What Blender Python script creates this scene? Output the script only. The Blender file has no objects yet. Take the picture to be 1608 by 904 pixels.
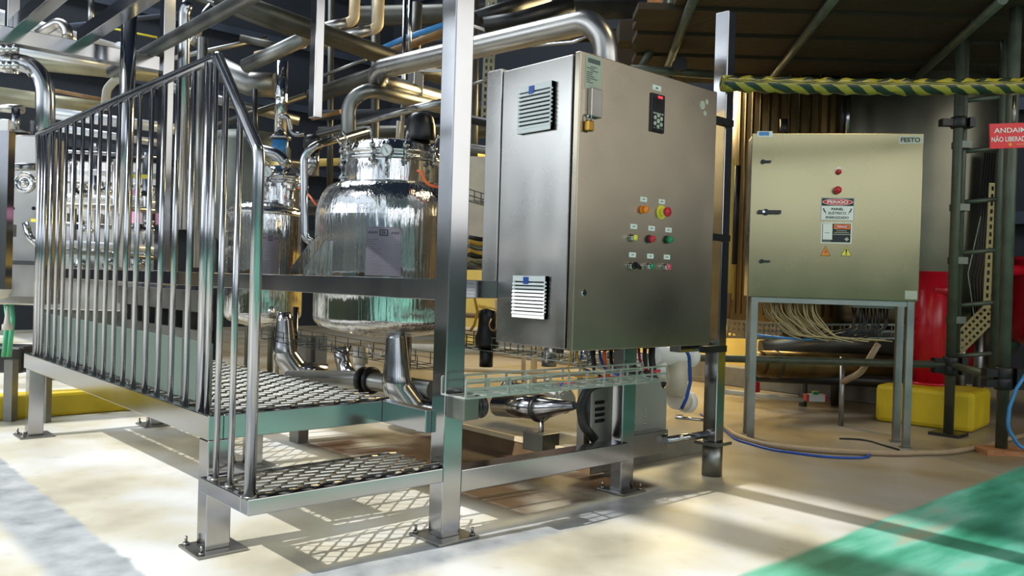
import bpy, math, random
import numpy as np
from mathutils import Vector, Matrix
random.seed(7)
scene = bpy.context.scene
COL = scene.collection

# ------------------------------------------------------------------ camera
FPX = 1310.757
YAW, PITCH, ROLL = 2.40283872, -0.00727989, 0.02916913
CAM = np.array([2.651, -1.125, 0.9])
def _rot(y, p, r):
    f = np.array([math.cos(p)*math.cos(y), math.cos(p)*math.sin(y), math.sin(p)])
    rt = np.array([math.sin(y), -math.cos(y), 0.0]); up = np.cross(rt, f)
    rt2 = math.cos(r)*rt+math.sin(r)*up; up2 = -math.sin(r)*rt+math.cos(r)*up
    return np.array([rt2, -up2, f])
RM = _rot(YAW, PITCH, ROLL)
cd = bpy.data.cameras.new('camera'); cam = bpy.data.objects.new('camera', cd); COL.objects.link(cam)
cd.sensor_width = 36; cd.sensor_fit = 'HORIZONTAL'; cd.lens = FPX/1608*36; cd.clip_end = 100; cd.clip_start = .05
mw = Matrix.Identity(4)
for i in range(3):
    mw[i][0] = RM[0][i]; mw[i][1] = -RM[1][i]; mw[i][2] = -RM[2][i]; mw[i][3] = CAM[i]
cam.matrix_world = mw
scene.camera = cam
# surveying helpers: where a sight line meets a known plane of the plant
def ray(px, py): return RM.T @ np.array([(px-804)/FPX, (py-452)/FPX, 1.0])
def aX(px, py, X): d = ray(px, py); return Vector(CAM+d*((X-CAM[0])/d[0]))
def aY(px, py, Y): d = ray(px, py); return Vector(CAM+d*((Y-CAM[1])/d[1]))
def aZ(px, py, Z=0.0): d = ray(px, py); return Vector(CAM+d*((Z-CAM[2])/d[2]))
def aD(px, py, D): return Vector(CAM+ray(px, py)*D)

# ------------------------------------------------------------------ render look
scene.view_settings.view_transform = 'Standard'; scene.view_settings.look = 'None'
scene.view_settings.gamma = 1; scene.view_settings.use_curve_mapping = False
scene.view_settings.exposure = 0.1

def lin(h):
    h = h.lstrip('#'); c = [int(h[i:i+2], 16)/255 for i in (0, 2, 4)]
    return tuple((x/12.92 if x <= .04045 else ((x+.055)/1.055)**2.4) for x in c)+(1,)

w = bpy.data.worlds.new('world'); scene.world = w; w.use_nodes = True
w.node_tree.nodes['Background'].inputs[0].default_value = (.80, .90, 1, 1)
w.node_tree.nodes['Background'].inputs[1].default_value = 1.3

# sun through the high windows of wall_right (y = -7)
sd = bpy.data.lights.new('sun', 'SUN'); sd.energy = 4.4; sd.angle = math.radians(.5); sd.color = (1, .985, .96)
sun = bpy.data.objects.new('sun', sd); COL.objects.link(sun)
sdir = Vector((.09, 1.0, -1.0)).normalized()
sun.rotation_euler = sdir.to_track_quat('-Z', 'Y').to_euler()
def area(name, loc, aim, sx, sy, power, col):
    d = bpy.data.lights.new(name, 'AREA'); d.shape = 'RECTANGLE'; d.size = sx; d.size_y = sy; d.energy = power; d.color = col
    o = bpy.data.objects.new(name, d); COL.objects.link(o); o.location = loc
    o.rotation_euler = (Vector(aim)-Vector(loc)).to_track_quat('-Z', 'Y').to_euler(); return o
area('window_light_side', (-4.4, -6.8, 3.4), (-3, 0, .8), 7, 3, 210, (.86, .94, 1))
area('window_light_rear', (6.8, -2.5, 3.2), (0, .5, .8), 4, 3, 45, (.92, .97, 1))
area('cabinet_front_fill', (7.3, 3.6, 3.2), (0, 1.7, 1.2), 6.5, 3.2, 88, (1, .90, .72))  # unseen warm fill, added to brighten the front of the large cabinet
area('left_pipes_fill', (-6.5, 0.5, 8.9), (-5.0, 2.0, 0), 4, 4, 620, (.88, .95, 1))  # fill added to brighten the pipework at the left; the ceiling is closed
area('bay_light_warm', (-2.2, 5.2, 2.9), (-2.6, 3.6, 0), 2.0, 1.2, 230, (1, .78, .38))
area('bay_light_amber', (1.7, 2.5, 4.2), (.4, 4.0, 1.6), 1.0, .6, 26, (1, .83, .50))

# ------------------------------------------------------------------ materials
MATS = {}
def newmat(name):
    m = bpy.data.materials.new(name); m.use_nodes = True
    b = m.node_tree.nodes['Principled BSDF']; MATS[name] = m; return m, m.node_tree.nodes, m.node_tree.links, b
def noise(n, l, scale, detail=4, vec=None, sc=(1, 1, 1)):
    tc = n.new('ShaderNodeTexCoord'); mp = n.new('ShaderNodeMapping'); mp.inputs['Scale'].default_value = sc
    l.new(tc.outputs['Object'], mp.inputs[0])
    t = n.new('ShaderNodeTexNoise'); t.inputs['Scale'].default_value = scale; t.inputs['Detail'].default_value = detail
    l.new(mp.outputs[0], t.inputs['Vector']); return t.outputs[0]
def ramp(n, l, src, stops):
    r = n.new('ShaderNodeValToRGB'); e = r.color_ramp.elements
    while len(e) < len(stops): e.new(.5)
    for i, (p, c) in enumerate(stops): e[i].position = p; e[i].color = c
    l.new(src, r.inputs[0]); return r.outputs[0]
def g(v): return (v, v, v, 1)
def simple(name, col, rough=.5, metal=0, var=.12, scale=6, bump=0, sc=(1, 1, 1)):
    m, n, l, b = newmat(name); c = lin(col)
    t = noise(n, l, scale, 5, sc=sc)
    a = tuple(x*(1-var) for x in c[:3])+(1,); d = tuple(min(1, x*(1+var)) for x in c[:3])+(1,)
    l.new(ramp(n, l, t, [(.3, a), (.7, d)]), b.inputs['Base Color'])
    b.inputs['Metallic'].default_value = metal
    l.new(ramp(n, l, t, [(.3, g(max(.01, rough*.8))), (.7, g(min(1, rough*1.2)))]), b.inputs['Roughness'])
    if bump:
        bp = n.new('ShaderNodeBump'); bp.inputs['Strength'].default_value = bump; bp.inputs['Distance'].default_value = .01
        l.new(t, bp.inputs['Height']); l.new(bp.outputs[0], b.inputs['Normal'])
    return m
simple('stainless', '#a6a6a9', .15, 1, .10, 3, .04)
simple('stainless_tube', '#aeb0b4', .20, 1, .06, 8)
simple('stainless_brushed', '#b3b0ac', .30, 1, .10, 4, .03)
simple('stainless_dull', '#8f8f8c', .38, 1, .15, 6, .05)
simple('mirror_steel', '#d6d7d8', .05, 1, .04, 4, .9, (6, 6, .35))
simple('panel_steel', '#aaa08f', .30, 1, .06, 1.2, .015).node_tree.nodes['Principled BSDF'].inputs['Anisotropic'].default_value = .75
simple('festo_steel', '#918a6c', .26, 1, .10, 2.0, .05).node_tree.nodes['Principled BSDF'].inputs['Anisotropic'].default_value = .6
simple('dark_metal', '#3f4040', .35, .8, .2, 7)
simple('grating_metal', '#77756f', .30, 1, .2, 14)
simple('galvanised', '#6f736c', .45, .8, .15, 12)
simple('galvanised_bright', '#b4b8b2', .4, .8, .1, 12)
simple('guard_grey', '#8e8e86', .4, .3, .06, 6)
simple('slotted_tan', '#8f8258', .5, .4, .15, 8)
simple('scaffold_grey', '#575d50', .5, .5, .2, 12)
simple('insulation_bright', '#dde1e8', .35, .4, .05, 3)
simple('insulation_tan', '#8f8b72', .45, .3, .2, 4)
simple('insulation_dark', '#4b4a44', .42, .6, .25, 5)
simple('pipe_black', '#1d1c1c', .4, .2, .3, 9)
simple('pipe_rust', '#8a6a45', .6, .3, .3, 9)
simple('pipe_cream', '#cdb48c', .5, .1, .15, 6)
simple('white_plastic', '#e9ecec', .35, 0, .03, 5)
simple('white_dirty', '#cfc9ba', .45, 0, .12, 8)
simple('black_plastic', '#141518', .35, 0, .1, 8)
simple('blue_plastic', '#1f4fa8', .35, 0, .05, 8)
simple('blue_paint', '#3d86c6', .35, 0, .1, 8)
simple('red_paint', '#c41528', .30, 0, .08, 4)
simple('red_plastic', '#c02436', .3, 0, .05, 5)
simple('pink_plastic', '#e0556a', .3, 0, .05, 5)
simple('green_plastic', '#0d8a5c', .3, 0, .05, 5)
simple('orange_plastic', '#f08418', .3, 0, .05, 5)
simple('orange_cable', '#f06a34', .4, 0, .05, 5)
simple('yellow_plastic', '#e2d84a', .35, 0, .05, 5)
simple('yellow_paint', '#cfb41c', .5, 0, .14, 5, .1)
simple('brass', '#c89a4a', .3, 1, .1, 10)
simple('kickplate_green', '#71827a', .38, .6, .06, 3)
simple('plinth_concrete', '#7b776c', .75, 0, .2, 12, .25)
simple('brown_side', '#6a5338', .6, 0, .25, 8)
simple('cream_edge', '#cdbb9a', .5, 0, .1, 8)
simple('plank_wood', '#332819', .75, 0, .35, 5, .2, (1, 8, 8))
simple('board_wood', '#a8744c', .7, 0, .3, 5, .15, (1, 8, 8))
simple('label_grey', '#aeb3a4', .45, 0, .06, 20)
simple('label_white', '#dfe6e2', .4, 0, .02, 10)
simple('ink', '#15181c', .5, 0, .05, 10)
simple('ink_grey', '#56595a', .5, 0, .05, 10)
simple('hose_beige', '#a48f72', .5, 0, .1, 20)
simple('hose_green', '#4fae8a', .5, 0, .1, 20)
simple('cable_beige', '#a99b74', .5, 0, .15, 30)
simple('cable_yellow', '#c8a038', .5, 0, .15, 30)
simple('vessel_steel', '#6d6a5c', .33, .9, .3, 1.6, .08)
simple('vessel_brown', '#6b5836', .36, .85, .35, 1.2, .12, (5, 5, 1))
simple('sign_red', '#d8202c', .45, 0, .04, 5)
simple('sign_orange', '#e08a20', .45, 0, .04, 5)
simple('plate_mauve', '#7a7580', .35, .6, .06, 3)
simple('wall_dark', '#20262f', .8, 0, .25, 1.5)
simple('wall_light', '#8d9494', .7, 0, .15, 1.5)
simple('ceiling_dark', '#2a3650', .8, 0, .2, 2)
simple('beam_dark', '#3a4250', .6, .3, .15, 3)
simple('glass_dial', '#eef1f0', .15, 0, .02, 3)
simple('wall_yellow', '#d6b860', .6, 0, .15, 2)  # warm lamp glow on the back partition is put into this colour
simple('pink_label', '#e9a0c4', .5, 0, .05, 5)

def floor_mat():
    m, n, l, b = newmat('floor_paint')
    tc = n.new('ShaderNodeTexCoord'); sx = n.new('ShaderNodeSeparateXYZ'); l.new(tc.outputs['Object'], sx.inputs[0])
    big = noise(n, l, 1.5, 7); fine = noise(n, l, 9, 8); streak = noise(n, l, 1.6, 4, sc=(3.2, .7, 1))
    base = ramp(n, l, big, [(.34, lin('#a9a38f')), (.47, lin('#c8c3b0')), (.56, lin('#cfcfca')), (.68, lin('#dededb'))])
    def mix(a, c, f, blend='MIX'):
        x = n.new('ShaderNodeMix'); x.data_type = 'RGBA'; x.blend_type = blend
        if isinstance(f, float): x.inputs[0].default_value = f
        else: l.new(f, x.inputs[0])
        for s, v in ((6, a), (7, c)):
            if isinstance(v, tuple): x.inputs[s].default_value = v
            else: l.new(v, x.inputs[s])
        return x.outputs[2]
    def math2(op, a, c):
        x = n.new('ShaderNodeMath'); x.operation = op; x.use_clamp = False
        for i, v in enumerate((a, c)):
            if isinstance(v, (int, float)): x.inputs[i].default_value = v
            else: l.new(v, x.inputs[i])
        return x.outputs[0]
    def smooth(v, lo, hi):
        x = n.new('ShaderNodeMapRange'); x.interpolation_type = 'SMOOTHSTEP'
        x.inputs[1].default_value = lo; x.inputs[2].default_value = hi; l.new(v, x.inputs[0]); return x.outputs[0]
    wob = math2('MULTIPLY', math2('SUBTRACT', fine, .5), .05)
    X = math2('ADD', sx.outputs[0], wob); Y = math2('ADD', sx.outputs[1], wob)
    # patched grey concrete: a strip left of the walkway and one in front of it
    s1 = math2('MULTIPLY', math2('MULTIPLY', smooth(Y, -.50, -.44), math2('SUBTRACT', 1, smooth(Y, -.26, -.235))), math2('SUBTRACT', 1, smooth(X, .62, .70)))
    s2 = math2('MULTIPLY', math2('MULTIPLY', smooth(X, .36, .40), math2('SUBTRACT', 1, smooth(X, .52, .60))), math2('SUBTRACT', 1, smooth(Y, 1.9, 2.0)))
    s2 = math2('MULTIPLY', s2, smooth(Y, -.5, -.4))
    strip = math2('MAXIMUM', s1, s2)
    grey = ramp(n, l, fine, [(.3, lin('#8c9195')), (.7, lin('#b6babc'))])
    c = mix(base, grey, strip)
    spk = ramp(n, l, fine, [(.25, g(.55)), (.40, g(1))])
    c = mix(c, spk, .35, 'MULTIPLY')
    # dark brown patch between the platform and the plinth
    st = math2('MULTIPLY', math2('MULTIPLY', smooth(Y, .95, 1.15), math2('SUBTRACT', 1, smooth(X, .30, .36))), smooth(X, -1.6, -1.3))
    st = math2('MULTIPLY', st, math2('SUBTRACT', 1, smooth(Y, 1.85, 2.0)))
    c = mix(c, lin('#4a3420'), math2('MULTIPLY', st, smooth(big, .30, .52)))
    # rear ochre tint: the dim warm light there put into the floor colour
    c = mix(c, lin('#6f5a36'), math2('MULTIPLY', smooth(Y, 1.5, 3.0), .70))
    # worn green walkway paint
    e = math2('ADD', sx.outputs[0], math2('MULTIPLY', math2('SUBTRACT', streak, .5), .10))
    green = ramp(n, l, streak, [(.32, lin('#2f8064')), (.46, lin('#4fa68a')), (.58, lin('#7cc4b0')), (.68, lin('#a8b49c'))])
    c = mix(c, green, smooth(e, 1.20, 1.235))
    l.new(c, b.inputs['Base Color'])
    l.new(ramp(n, l, big, [(.3, g(.30)), (.7, g(.52))]), b.inputs['Roughness'])
    bp = n.new('ShaderNodeBump'); bp.inputs['Strength'].default_value = .12; bp.inputs['Distance'].default_value = .01
    l.new(fine, bp.inputs['Height']); l.new(bp.outputs[0], b.inputs['Normal'])
floor_mat()
def tape_mat():
    m, n, l, b = newmat('barrier_tape')
    at = n.new('ShaderNodeAttribute'); at.attribute_name = 'wrap'; at.attribute_type = 'GEOMETRY'
    sx = n.new('ShaderNodeSeparateXYZ'); l.new(at.outputs['Vector'], sx.inputs[0])
    def M(op, a, c):
        x = n.new('ShaderNodeMath'); x.operation = op
        for i, v in enumerate((a, c)):
            if isinstance(v, (int, float)): x.inputs[i].default_value = v
            else: l.new(v, x.inputs[i])
        return x.outputs[0]
    nz = noise(n, l, 7, 2)
    u = M('ADD', M('MULTIPLY', sx.outputs[0], 8.5), M('MULTIPLY', nz, .8))
    tri = M('ABSOLUTE', M('SUBTRACT', M('FRACT', M('MULTIPLY', sx.outputs[1], 2.0), 0), .5), 0)
    f = M('GREATER_THAN', M('FRACT', M('ADD', u, M('MULTIPLY', tri, 1.5)), 0), .5)
    x = n.new('ShaderNodeMix'); x.data_type = 'RGBA'; l.new(f, x.inputs[0])
    x.inputs[6].default_value = lin('#1c2a20'); x.inputs[7].default_value = lin('#93882a')
    l.new(x.outputs[2], b.inputs['Base Color']); b.inputs['Roughness'].default_value = .35
tape_mat()
def emis(name, col, s):
    m, n, l, b = newmat(name); b.inputs['Base Color'].default_value = lin(col)
    b.inputs['Emission Color'].default_value = lin(col); b.inputs['Emission Strength'].default_value = s
emis('led_red', '#ff3040', 2.0)
emis('lamp_tube', '#fff0c8', 9.0)
emis('lamp_white', '#eef5ff', 9.0)

# ------------------------------------------------------------------ mesh building
ORG = {}
class MB:
    def __init__(s): s.v = []; s.f = []; s.sm = []; s.at = None
    def add(s, vs, fs, smooth=False):
        o = len(s.v); s.v += [tuple(v) for v in vs]; s.f += [tuple(i+o for i in f) for f in fs]; s.sm += [smooth]*len(fs); return s
    def box(s, a, b):
        x0, y0, z0 = [min(p, q) for p, q in zip(a, b)]; x1, y1, z1 = [max(p, q) for p, q in zip(a, b)]
        return s.add([(x0, y0, z0), (x1, y0, z0), (x1, y1, z0), (x0, y1, z0), (x0, y0, z1), (x1, y0, z1), (x1, y1, z1), (x0, y1, z1)],
                     [(0, 3, 2, 1), (4, 5, 6, 7), (0, 1, 5, 4), (1, 2, 6, 5), (2, 3, 7, 6), (3, 0, 4, 7)])
    def obox(s, c, ax, ay, az, hx, hy, hz):
        c = Vector(c); ax, ay, az = [Vector(q).normalized() for q in (ax, ay, az)]
        vs = [c+ax*(hx*i)+ay*(hy*j)+az*(hz*k) for k in (-1, 1) for i, j in ((-1, -1), (1, -1), (1, 1), (-1, 1))]
        fs = [(0, 3, 2, 1), (4, 5, 6, 7), (0, 1, 5, 4), (1, 2, 6, 5), (2, 3, 7, 6), (3, 0, 4, 7)]
        return s.add(vs, fs)
    def bar(s, a, b, wx, wz, up=(0, 0, 1)):
        a = Vector(a); b = Vector(b); d = (b-a); u = Vector(up)
        sd = d.cross(u).normalized(); u = sd.cross(d).normalized()
        return s.obox((a+b)/2, d, sd, u, d.length/2, wx/2, wz/2)
    def prism(s, pts, h):            # polygon pts (3d) extruded by vector h
        n = len(pts); h = Vector(h); vs = [Vector(p) for p in pts]; vs += [p+h for p in vs]
        fs = [tuple(range(n))[::-1], tuple(range(n, 2*n))]+[(i, (i+1) % n, n+(i+1) % n, n+i) for i in range(n)]
        return s.add(vs, fs)
    def cyl(s, a, b, r, r2=None, seg=20, caps=True):
        return s.lathe(a, Vector(b)-Vector(a), [(r, 0), (r2 if r2 is not None else r, (Vector(b)-Vector(a)).length)], seg, caps)
    def lathe(s, o, axis, prof, seg=28, caps=True):
        o = Vector(o); a = Vector(axis).normalized(); t = Vector((1, 0, 0)) if abs(a.x) < .9 else Vector((0, 1, 0))
        u = a.cross(t).normalized(); v = a.cross(u)
        vs = []; fs = []
        for r, h in prof:
            for k in range(seg):
                an = 2*math.pi*k/seg; vs.append(o+a*h+u*(r*math.cos(an))+v*(r*math.sin(an)))
        m = len(prof)
        for i in range(m-1):
            for k in range(seg):
                fs.append((i*seg+k, i*seg+(k+1) % seg, (i+1)*seg+(k+1) % seg, (i+1)*seg+k))
        s.add(vs, fs, True)
        if caps:
            s.add([], [], False)
            o0 = len(s.v)-len(vs)
            for i0, rev in ((0, True), ((m-1)*seg, False)):
                if prof[0 if rev else -1][0] > 1e-5:
                    f = [o0+i0+k for k in range(seg)]; s.f.append(tuple(f[::-1] if rev else f)); s.sm.append(False)
        return s
    def tube(s, pts, r, seg=14, bend=0, wrap=False, flat=1.0):
        pts = [Vector(p) for p in pts]
        if bend and len(pts) > 2: pts = fillet(pts, bend)
        n = len(pts); T = [(pts[min(i+1, n-1)]-pts[max(i-1, 0)]).normalized() for i in range(n)]
        t = Vector((0, 0, 1)) if abs(T[0].z) < .9 else Vector((1, 0, 0)); u = T[0].cross(t).normalized()
        vs = []; at = []; L = 0
        for i in range(n):
            if i: L += (pts[i]-pts[i-1]).length
            u = (u-T[i]*u.dot(T[i])).normalized(); v = T[i].cross(u)
            rr = r[i] if isinstance(r, (list, tuple)) else r
            for k in range(seg):
                an = 2*math.pi*k/seg; vs.append(pts[i]+u*(rr*math.cos(an))+v*(rr*flat*math.sin(an))); at.append((L, k/seg, 0))
        fs = [(i*seg+k, i*seg+(k+1) % seg, (i+1)*seg+(k+1) % seg, (i+1)*seg+k) for i in range(n-1) for k in range(seg)]
        o = len(s.v); s.add(vs, fs, True)
        s.f += [tuple(o+k for k in range(seg))[::-1], tuple(o+(n-1)*seg+k for k in range(seg))]; s.sm += [False, False]
        if wrap: s.at = at
        return s
    def build(s, name, mat, parent=None, org=None, bevel=0, label=None, cat=None, group=None, kind=None):
        me = bpy.data.meshes.new(name)
        if parent is not None: o0 = ORG[parent]
        else: o0 = Vector(org) if org is not None else base_of(s.v)
        me.from_pydata([tuple(Vector(v)-o0) for v in s.v], [], s.f)
        me.polygons.foreach_set('use_smooth', s.sm)
        if s.at:
            a = me.attributes.new('wrap', 'FLOAT_VECTOR', 'POINT')
            for i, q in enumerate(s.at): a.data[i].vector = q
        me.materials.append(MATS[mat]); me.validate(); me.update()
        ob = bpy.data.objects.new(name, me); COL.objects.link(ob)
        if parent is not None: ob.parent = parent
        else: ob.location = o0
        ORG[ob] = o0
        if bevel:
            md = ob.modifiers.new('bevel', 'BEVEL'); md.width = bevel; md.segments = 2; md.limit_method = 'ANGLE'; md.angle_limit = .9
        if label: ob['label'] = label
        if cat: ob['category'] = cat
        if group: ob['group'] = group
        if kind: ob['kind'] = kind
        return ob
def base_of(v):
    a = np.array(v); return Vector(((a[:, 0].min()+a[:, 0].max())/2, (a[:, 1].min()+a[:, 1].max())/2, a[:, 2].min()))
def fillet(pts, r):
    out = [pts[0]]
    for i in range(1, len(pts)-1):
        p = pts[i]; a = pts[i-1]-p; b = pts[i+1]-p; la, lb = a.length, b.length
        if la < 1e-6 or lb < 1e-6: continue
        a.normalize(); b.normalize(); ang = a.angle(b)
        if ang > 3.10: out.append(p); continue
        t = min(r/math.tan(ang/2), la*.49, lb*.49); p0 = p+a*t; p1 = p+b*t
        rr = t*math.tan(ang/2); c = p+(a+b).normalized()*(rr/math.sin(ang/2))
        n = max(4, int((math.pi-ang)/.2)); v0 = p0-c; v1 = p1-c; th = v0.angle(v1); ss = math.sin(th)
        for k in range(n+1):
            f = k/n
            out.append(c+(v0*math.sin((1-f)*th)+v1*math.sin(f*th))/ss if ss > 1e-4 else p0.lerp(p1, f))
    out.append(pts[-1]); return out
def thing(name, label, cat, loc, group=None):
    o = bpy.data.objects.new(name, None); o.empty_display_size = .05; COL.objects.link(o); o.location = loc; ORG[o] = Vector(loc)
    o['label'] = label; o['category'] = cat
    if group: o['group'] = group
    return o
def struct(name, mb, mat, org=(0, 0, 0)): return mb.build(name, mat, org=org, kind='structure')
def text(s, c, right, up, height, mat, parent, name='lettering', bold=0, width=None, label=None):
    cu = bpy.data.curves.new('t', 'FONT'); cu.body = s; cu.size = 1; cu.align_x = 'CENTER'; cu.align_y = 'CENTER'; cu.offset = bold; cu.extrude = .01
    to = bpy.data.objects.new('t', cu); COL.objects.link(to)
    dg = bpy.context.evaluated_depsgraph_get(); dg.update(); me = bpy.data.meshes.new_from_object(to.evaluated_get(dg))
    COL.objects.unlink(to); bpy.data.objects.remove(to)
    V = np.array([v.co[:] for v in me.vertices]); x0, x1 = V[:, 0].min(), V[:, 0].max(); y0, y1 = V[:, 1].min(), V[:, 1].max()
    sy = height/(y1-y0); sxx = (width/(x1-x0)) if width else sy
    r = Vector(right).normalized(); u = Vector(up).normalized(); nn = r.cross(u); c = Vector(c)
    mb = MB(); vs = [c+r*((v[0]-(x0+x1)/2)*sxx)+u*((v[1]-(y0+y1)/2)*sy)+nn*(v[2]*.05) for v in V]
    mb.add(vs, [tuple(p.vertices) for p in me.polygons]); bpy.data.meshes.remove(me)
    return mb.build(name, mat, parent, label=label)

# ================================================================== ROOM
X0, X1, Y0, Y1, ZC = -11.0, 7.5, -7.0, 8.0, 10.2
struct('floor', MB().box((X0, Y0, -.1), (X1, Y1, 0)), 'floor_paint')
mb = MB()                                       # corrugated roof with purlins
mb.box((X0, Y0, ZC), (X1, Y1, ZC+.1))
struct('ceiling', mb, 'ceiling_dark')
mb = MB()
for k in range(9): mb.box((X0, Y0+.8+k*1.7, ZC-.25), (X1, Y0+.95+k*1.7, ZC))
struct('trim_1', mb, 'beam_dark')
struct('wall_back', MB().box((X0, Y1, 0), (X1, Y1+.1, ZC)), 'wall_dark')
struct('wall_left', MB().box((X0-.1, Y0, 0), (X0, Y1, ZC)), 'wall_dark')
mb = MB()                                       # unseen window wall; openings and bars placed to shape the floor's sun patches
mb.box((X0, Y0-.15, 0), (X1, Y0, 1.9)); mb.box((X0, Y0-.15, 9.45), (X1, Y0, ZC))
for x in (X0, -9.0, -6.4, -4.1, -3.6, 2.6, 4.6, X1-.3): mb.box((x, Y0-.15, 1.9), (x+.22, Y0, 9.45))
for z in (5.0, 8.52): mb.box((X0, Y0-.12, z), (X1, Y0-.02, z+.2))
struct('wall_right', mb, 'wall_light')
mb = MB()
mb.box((X1, Y0, 0), (X1+.1, Y1, 1.6)); mb.box((X1, Y0, 5.0), (X1+.1, Y1, ZC))
for y in (Y0, -5.0, -2.7, -.4, 1.9, 4.2, 7.5): mb.box((X1, y, 1.6), (X1+.1, y+.5, 5.0))
struct('wall_front', mb, 'wall_light')

rg = random.Random(4)                           # unseen uprights added only to streak the reflections in the polished steel
for k in range(16):
    an = k/15; x = 7.0-an*13.5; y = -5.6+.5*rg.random() if x < 5.5 else -5.4+3*rg.random(); w_ = rg.uniform(.05, .22)
    struct('trim_%d' % (k+2), MB().box((x, y, 0), (x+w_, y+w_, rg.uniform(1.6, 3.6))), rg.choice(['dark_metal', 'wall_dark', 'blue_paint', 'galvanised', 'white_dirty', 'dark_metal']), org=(x, y, 0))
# ================================================================== WALKWAY PLATFORM
ZD = .443
pl = thing('walkway_platform', 'raised stainless steel walkway with grating deck, lower step and baluster railing', 'platform', (-1.0, .3, 0))
def rhs(mb, a, b, w, h): return mb.bar(a, b, w, h)
def leg_part(x0, x1, y0, y1, top, parent, plate=.045, bolts=((-1, -1), (1, 1), (-1, 1), (1, -1))):
    lg = MB().box((x0, y0, .008), (x1, y1, top)).build('leg', 'stainless', parent, bevel=.004)
    cx, cy = (x0+x1)/2, (y0+y1)/2; h = (x1-x0)/2+plate
    MB().box((cx-h, cy-h, 0), (cx+h, cy+h, .010)).build('base_plate', 'stainless_dull', lg, bevel=.002)
    for sx, sy in bolts:
        bx, by = cx+sx*(h-.018), cy+sy*(h-.018); b = MB()
        b.cyl((bx, by, .01), (bx, by, .018), .011, seg=6); b.cyl((bx, by, .018), (bx, by, .038), .005, seg=8)
        b.build('anchor_bolt', 'stainless_dull', lg)
    return lg
leg_part(-.039, .036, -.037, .045, ZD-.08, pl, bolts=((-1, -1), (1, -1)))
leg_part(-2.40, -2.325, -.03, .045, ZD-.08, pl, bolts=((-1, -1), (1, -1)))
leg_part(-2.40, -2.325, .60, .675, ZD-.08, pl, bolts=((1, -1), (-1, -1)))
leg_part(-1.10, -1.03, .60, .67, ZD-.08, pl, bolts=((1, -1), (-1, -1)))
def beam(a, b, parent=pl, w=.05): return MB().box(a, b).build('deck_beam', 'stainless', parent, bevel=.003)
beam((-2.42, -.037, ZD-.08), (.036, .013, ZD))
beam((-2.42, .62, ZD-.08), (.308, .67, ZD))
beam((-.02, .013, ZD-.08), (.036, .62, ZD))
beam((-2.42, .013, ZD-.08), (-2.37, .62, ZD))
beam((-1.60, .013, ZD-.08), (-1.56, .62, ZD-.005)); beam((-.80, .013, ZD-.08), (-.76, .62, ZD-.005))
# lower step frame
beam((.335, -.061, .204), (.385, .644, .252)); beam((.036, -.061, .204), (.335, -.030, .252)); beam((.05, -.03, .204), (.09, .644, .252))
# expanded metal
def grating(x0, x1, y0, y1, z, nx, ny, name, wid=.0045, th=.006):
    mb = MB(); dx = (x1-x0)/nx; dy = (y1-y0)/ny
    rg = random.Random(3)
    for i in range(nx+1):
        xc = x0+i*dx
        for j in range(ny):
            s0 = 1 if (i+j) % 2 else -1
            xa = xc+s0*dx*.46; xb = xc-s0*dx*.46
            xa = min(max(xa, x0), x1); xb = min(max(xb, x0), x1)
            z0 = z+rg.uniform(-.001, .001)
            a = Vector((xa, y0+j*dy, z0+.003*s0)); b = Vector((xb, y0+(j+1)*dy, z0-.003*s0))
            d = (b-a).normalized(); up = Vector((.55, 0, .83)); sd = d.cross(up).normalized(); up = sd.cross(d)
            mb.obox((a+b)/2, d, sd, up, (b-a).length/2+.003, wid/2, th/2)
    return mb
grating(-2.40, .03, .0, .65, ZD+.006, 62, 15, 'g').build('deck_grating', 'grating_metal', pl)
grating(.10, .375, -.045, .64, .258, 8, 18, 'g', .005, .007).build('step_grating', 'grating_metal', pl)
# railing
YR = -.018; ZR = 1.603
rail = MB().tube([(-2.31, YR, ZR), (-.03, YR, ZR), (.0, -.024, ZR-.002), (.355, -.045, 1.262), (.362, -.045, 1.22), (.360, -.045, .252)], .017, 16, .03).build('handrail', 'stainless_tube', pl)
for k in (0, 1):
    pass
for x in (-2.141, -2.024, -1.895, -1.774, -1.639, -1.504, -1.373, -1.246, -1.119, -.995, -.867, -.746, -.614, -.482, -.35, -.212):
    MB().cyl((x, YR, ZD), (x, YR, ZR-.012), .0098, seg=12).build('baluster', 'stainless_tube', rail)
MB().cyl((-.075, YR, ZD), (-.075, YR, ZR-.01), .018, seg=16).build('baluster', 'stainless_tube', rail)
MB().cyl((-2.245, YR, ZD), (-2.245, YR, ZR-.01), .018, seg=16).build('baluster', 'stainless_tube', rail)
MB().cyl((-2.20, YR, ZD), (-2.20, YR, ZR-.01), .0098, seg=12).build('baluster', 'stainless_tube', rail)
for x, z0 in ((-.028, ZD), (.107, .252), (.215, .252)):
    zt = ZR-.012 if x < .02 else 1.60-(x-.0)*.955-.012
    MB().cyl((x, YR-.022 if x > 0 else YR, z0), (x, YR-.022 if x > 0 else YR, zt), .0098, seg=12).build('baluster', 'stainless_tube', rail)
for x, z0 in ((.107, .252), (.215, .252), (.360, .252)):
    MB().lathe((x, -.043, z0), (0, 0, 1), [(.026 if x > .3 else .016, 0), (.014, .008)], 14).build('weld_bead', 'stainless_dull', rail)
MB().box((-2.36, .020, ZD+.012), (-.10, .028, .663)).build('kick_plate', 'kickplate_green', pl, bevel=.001)

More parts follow.
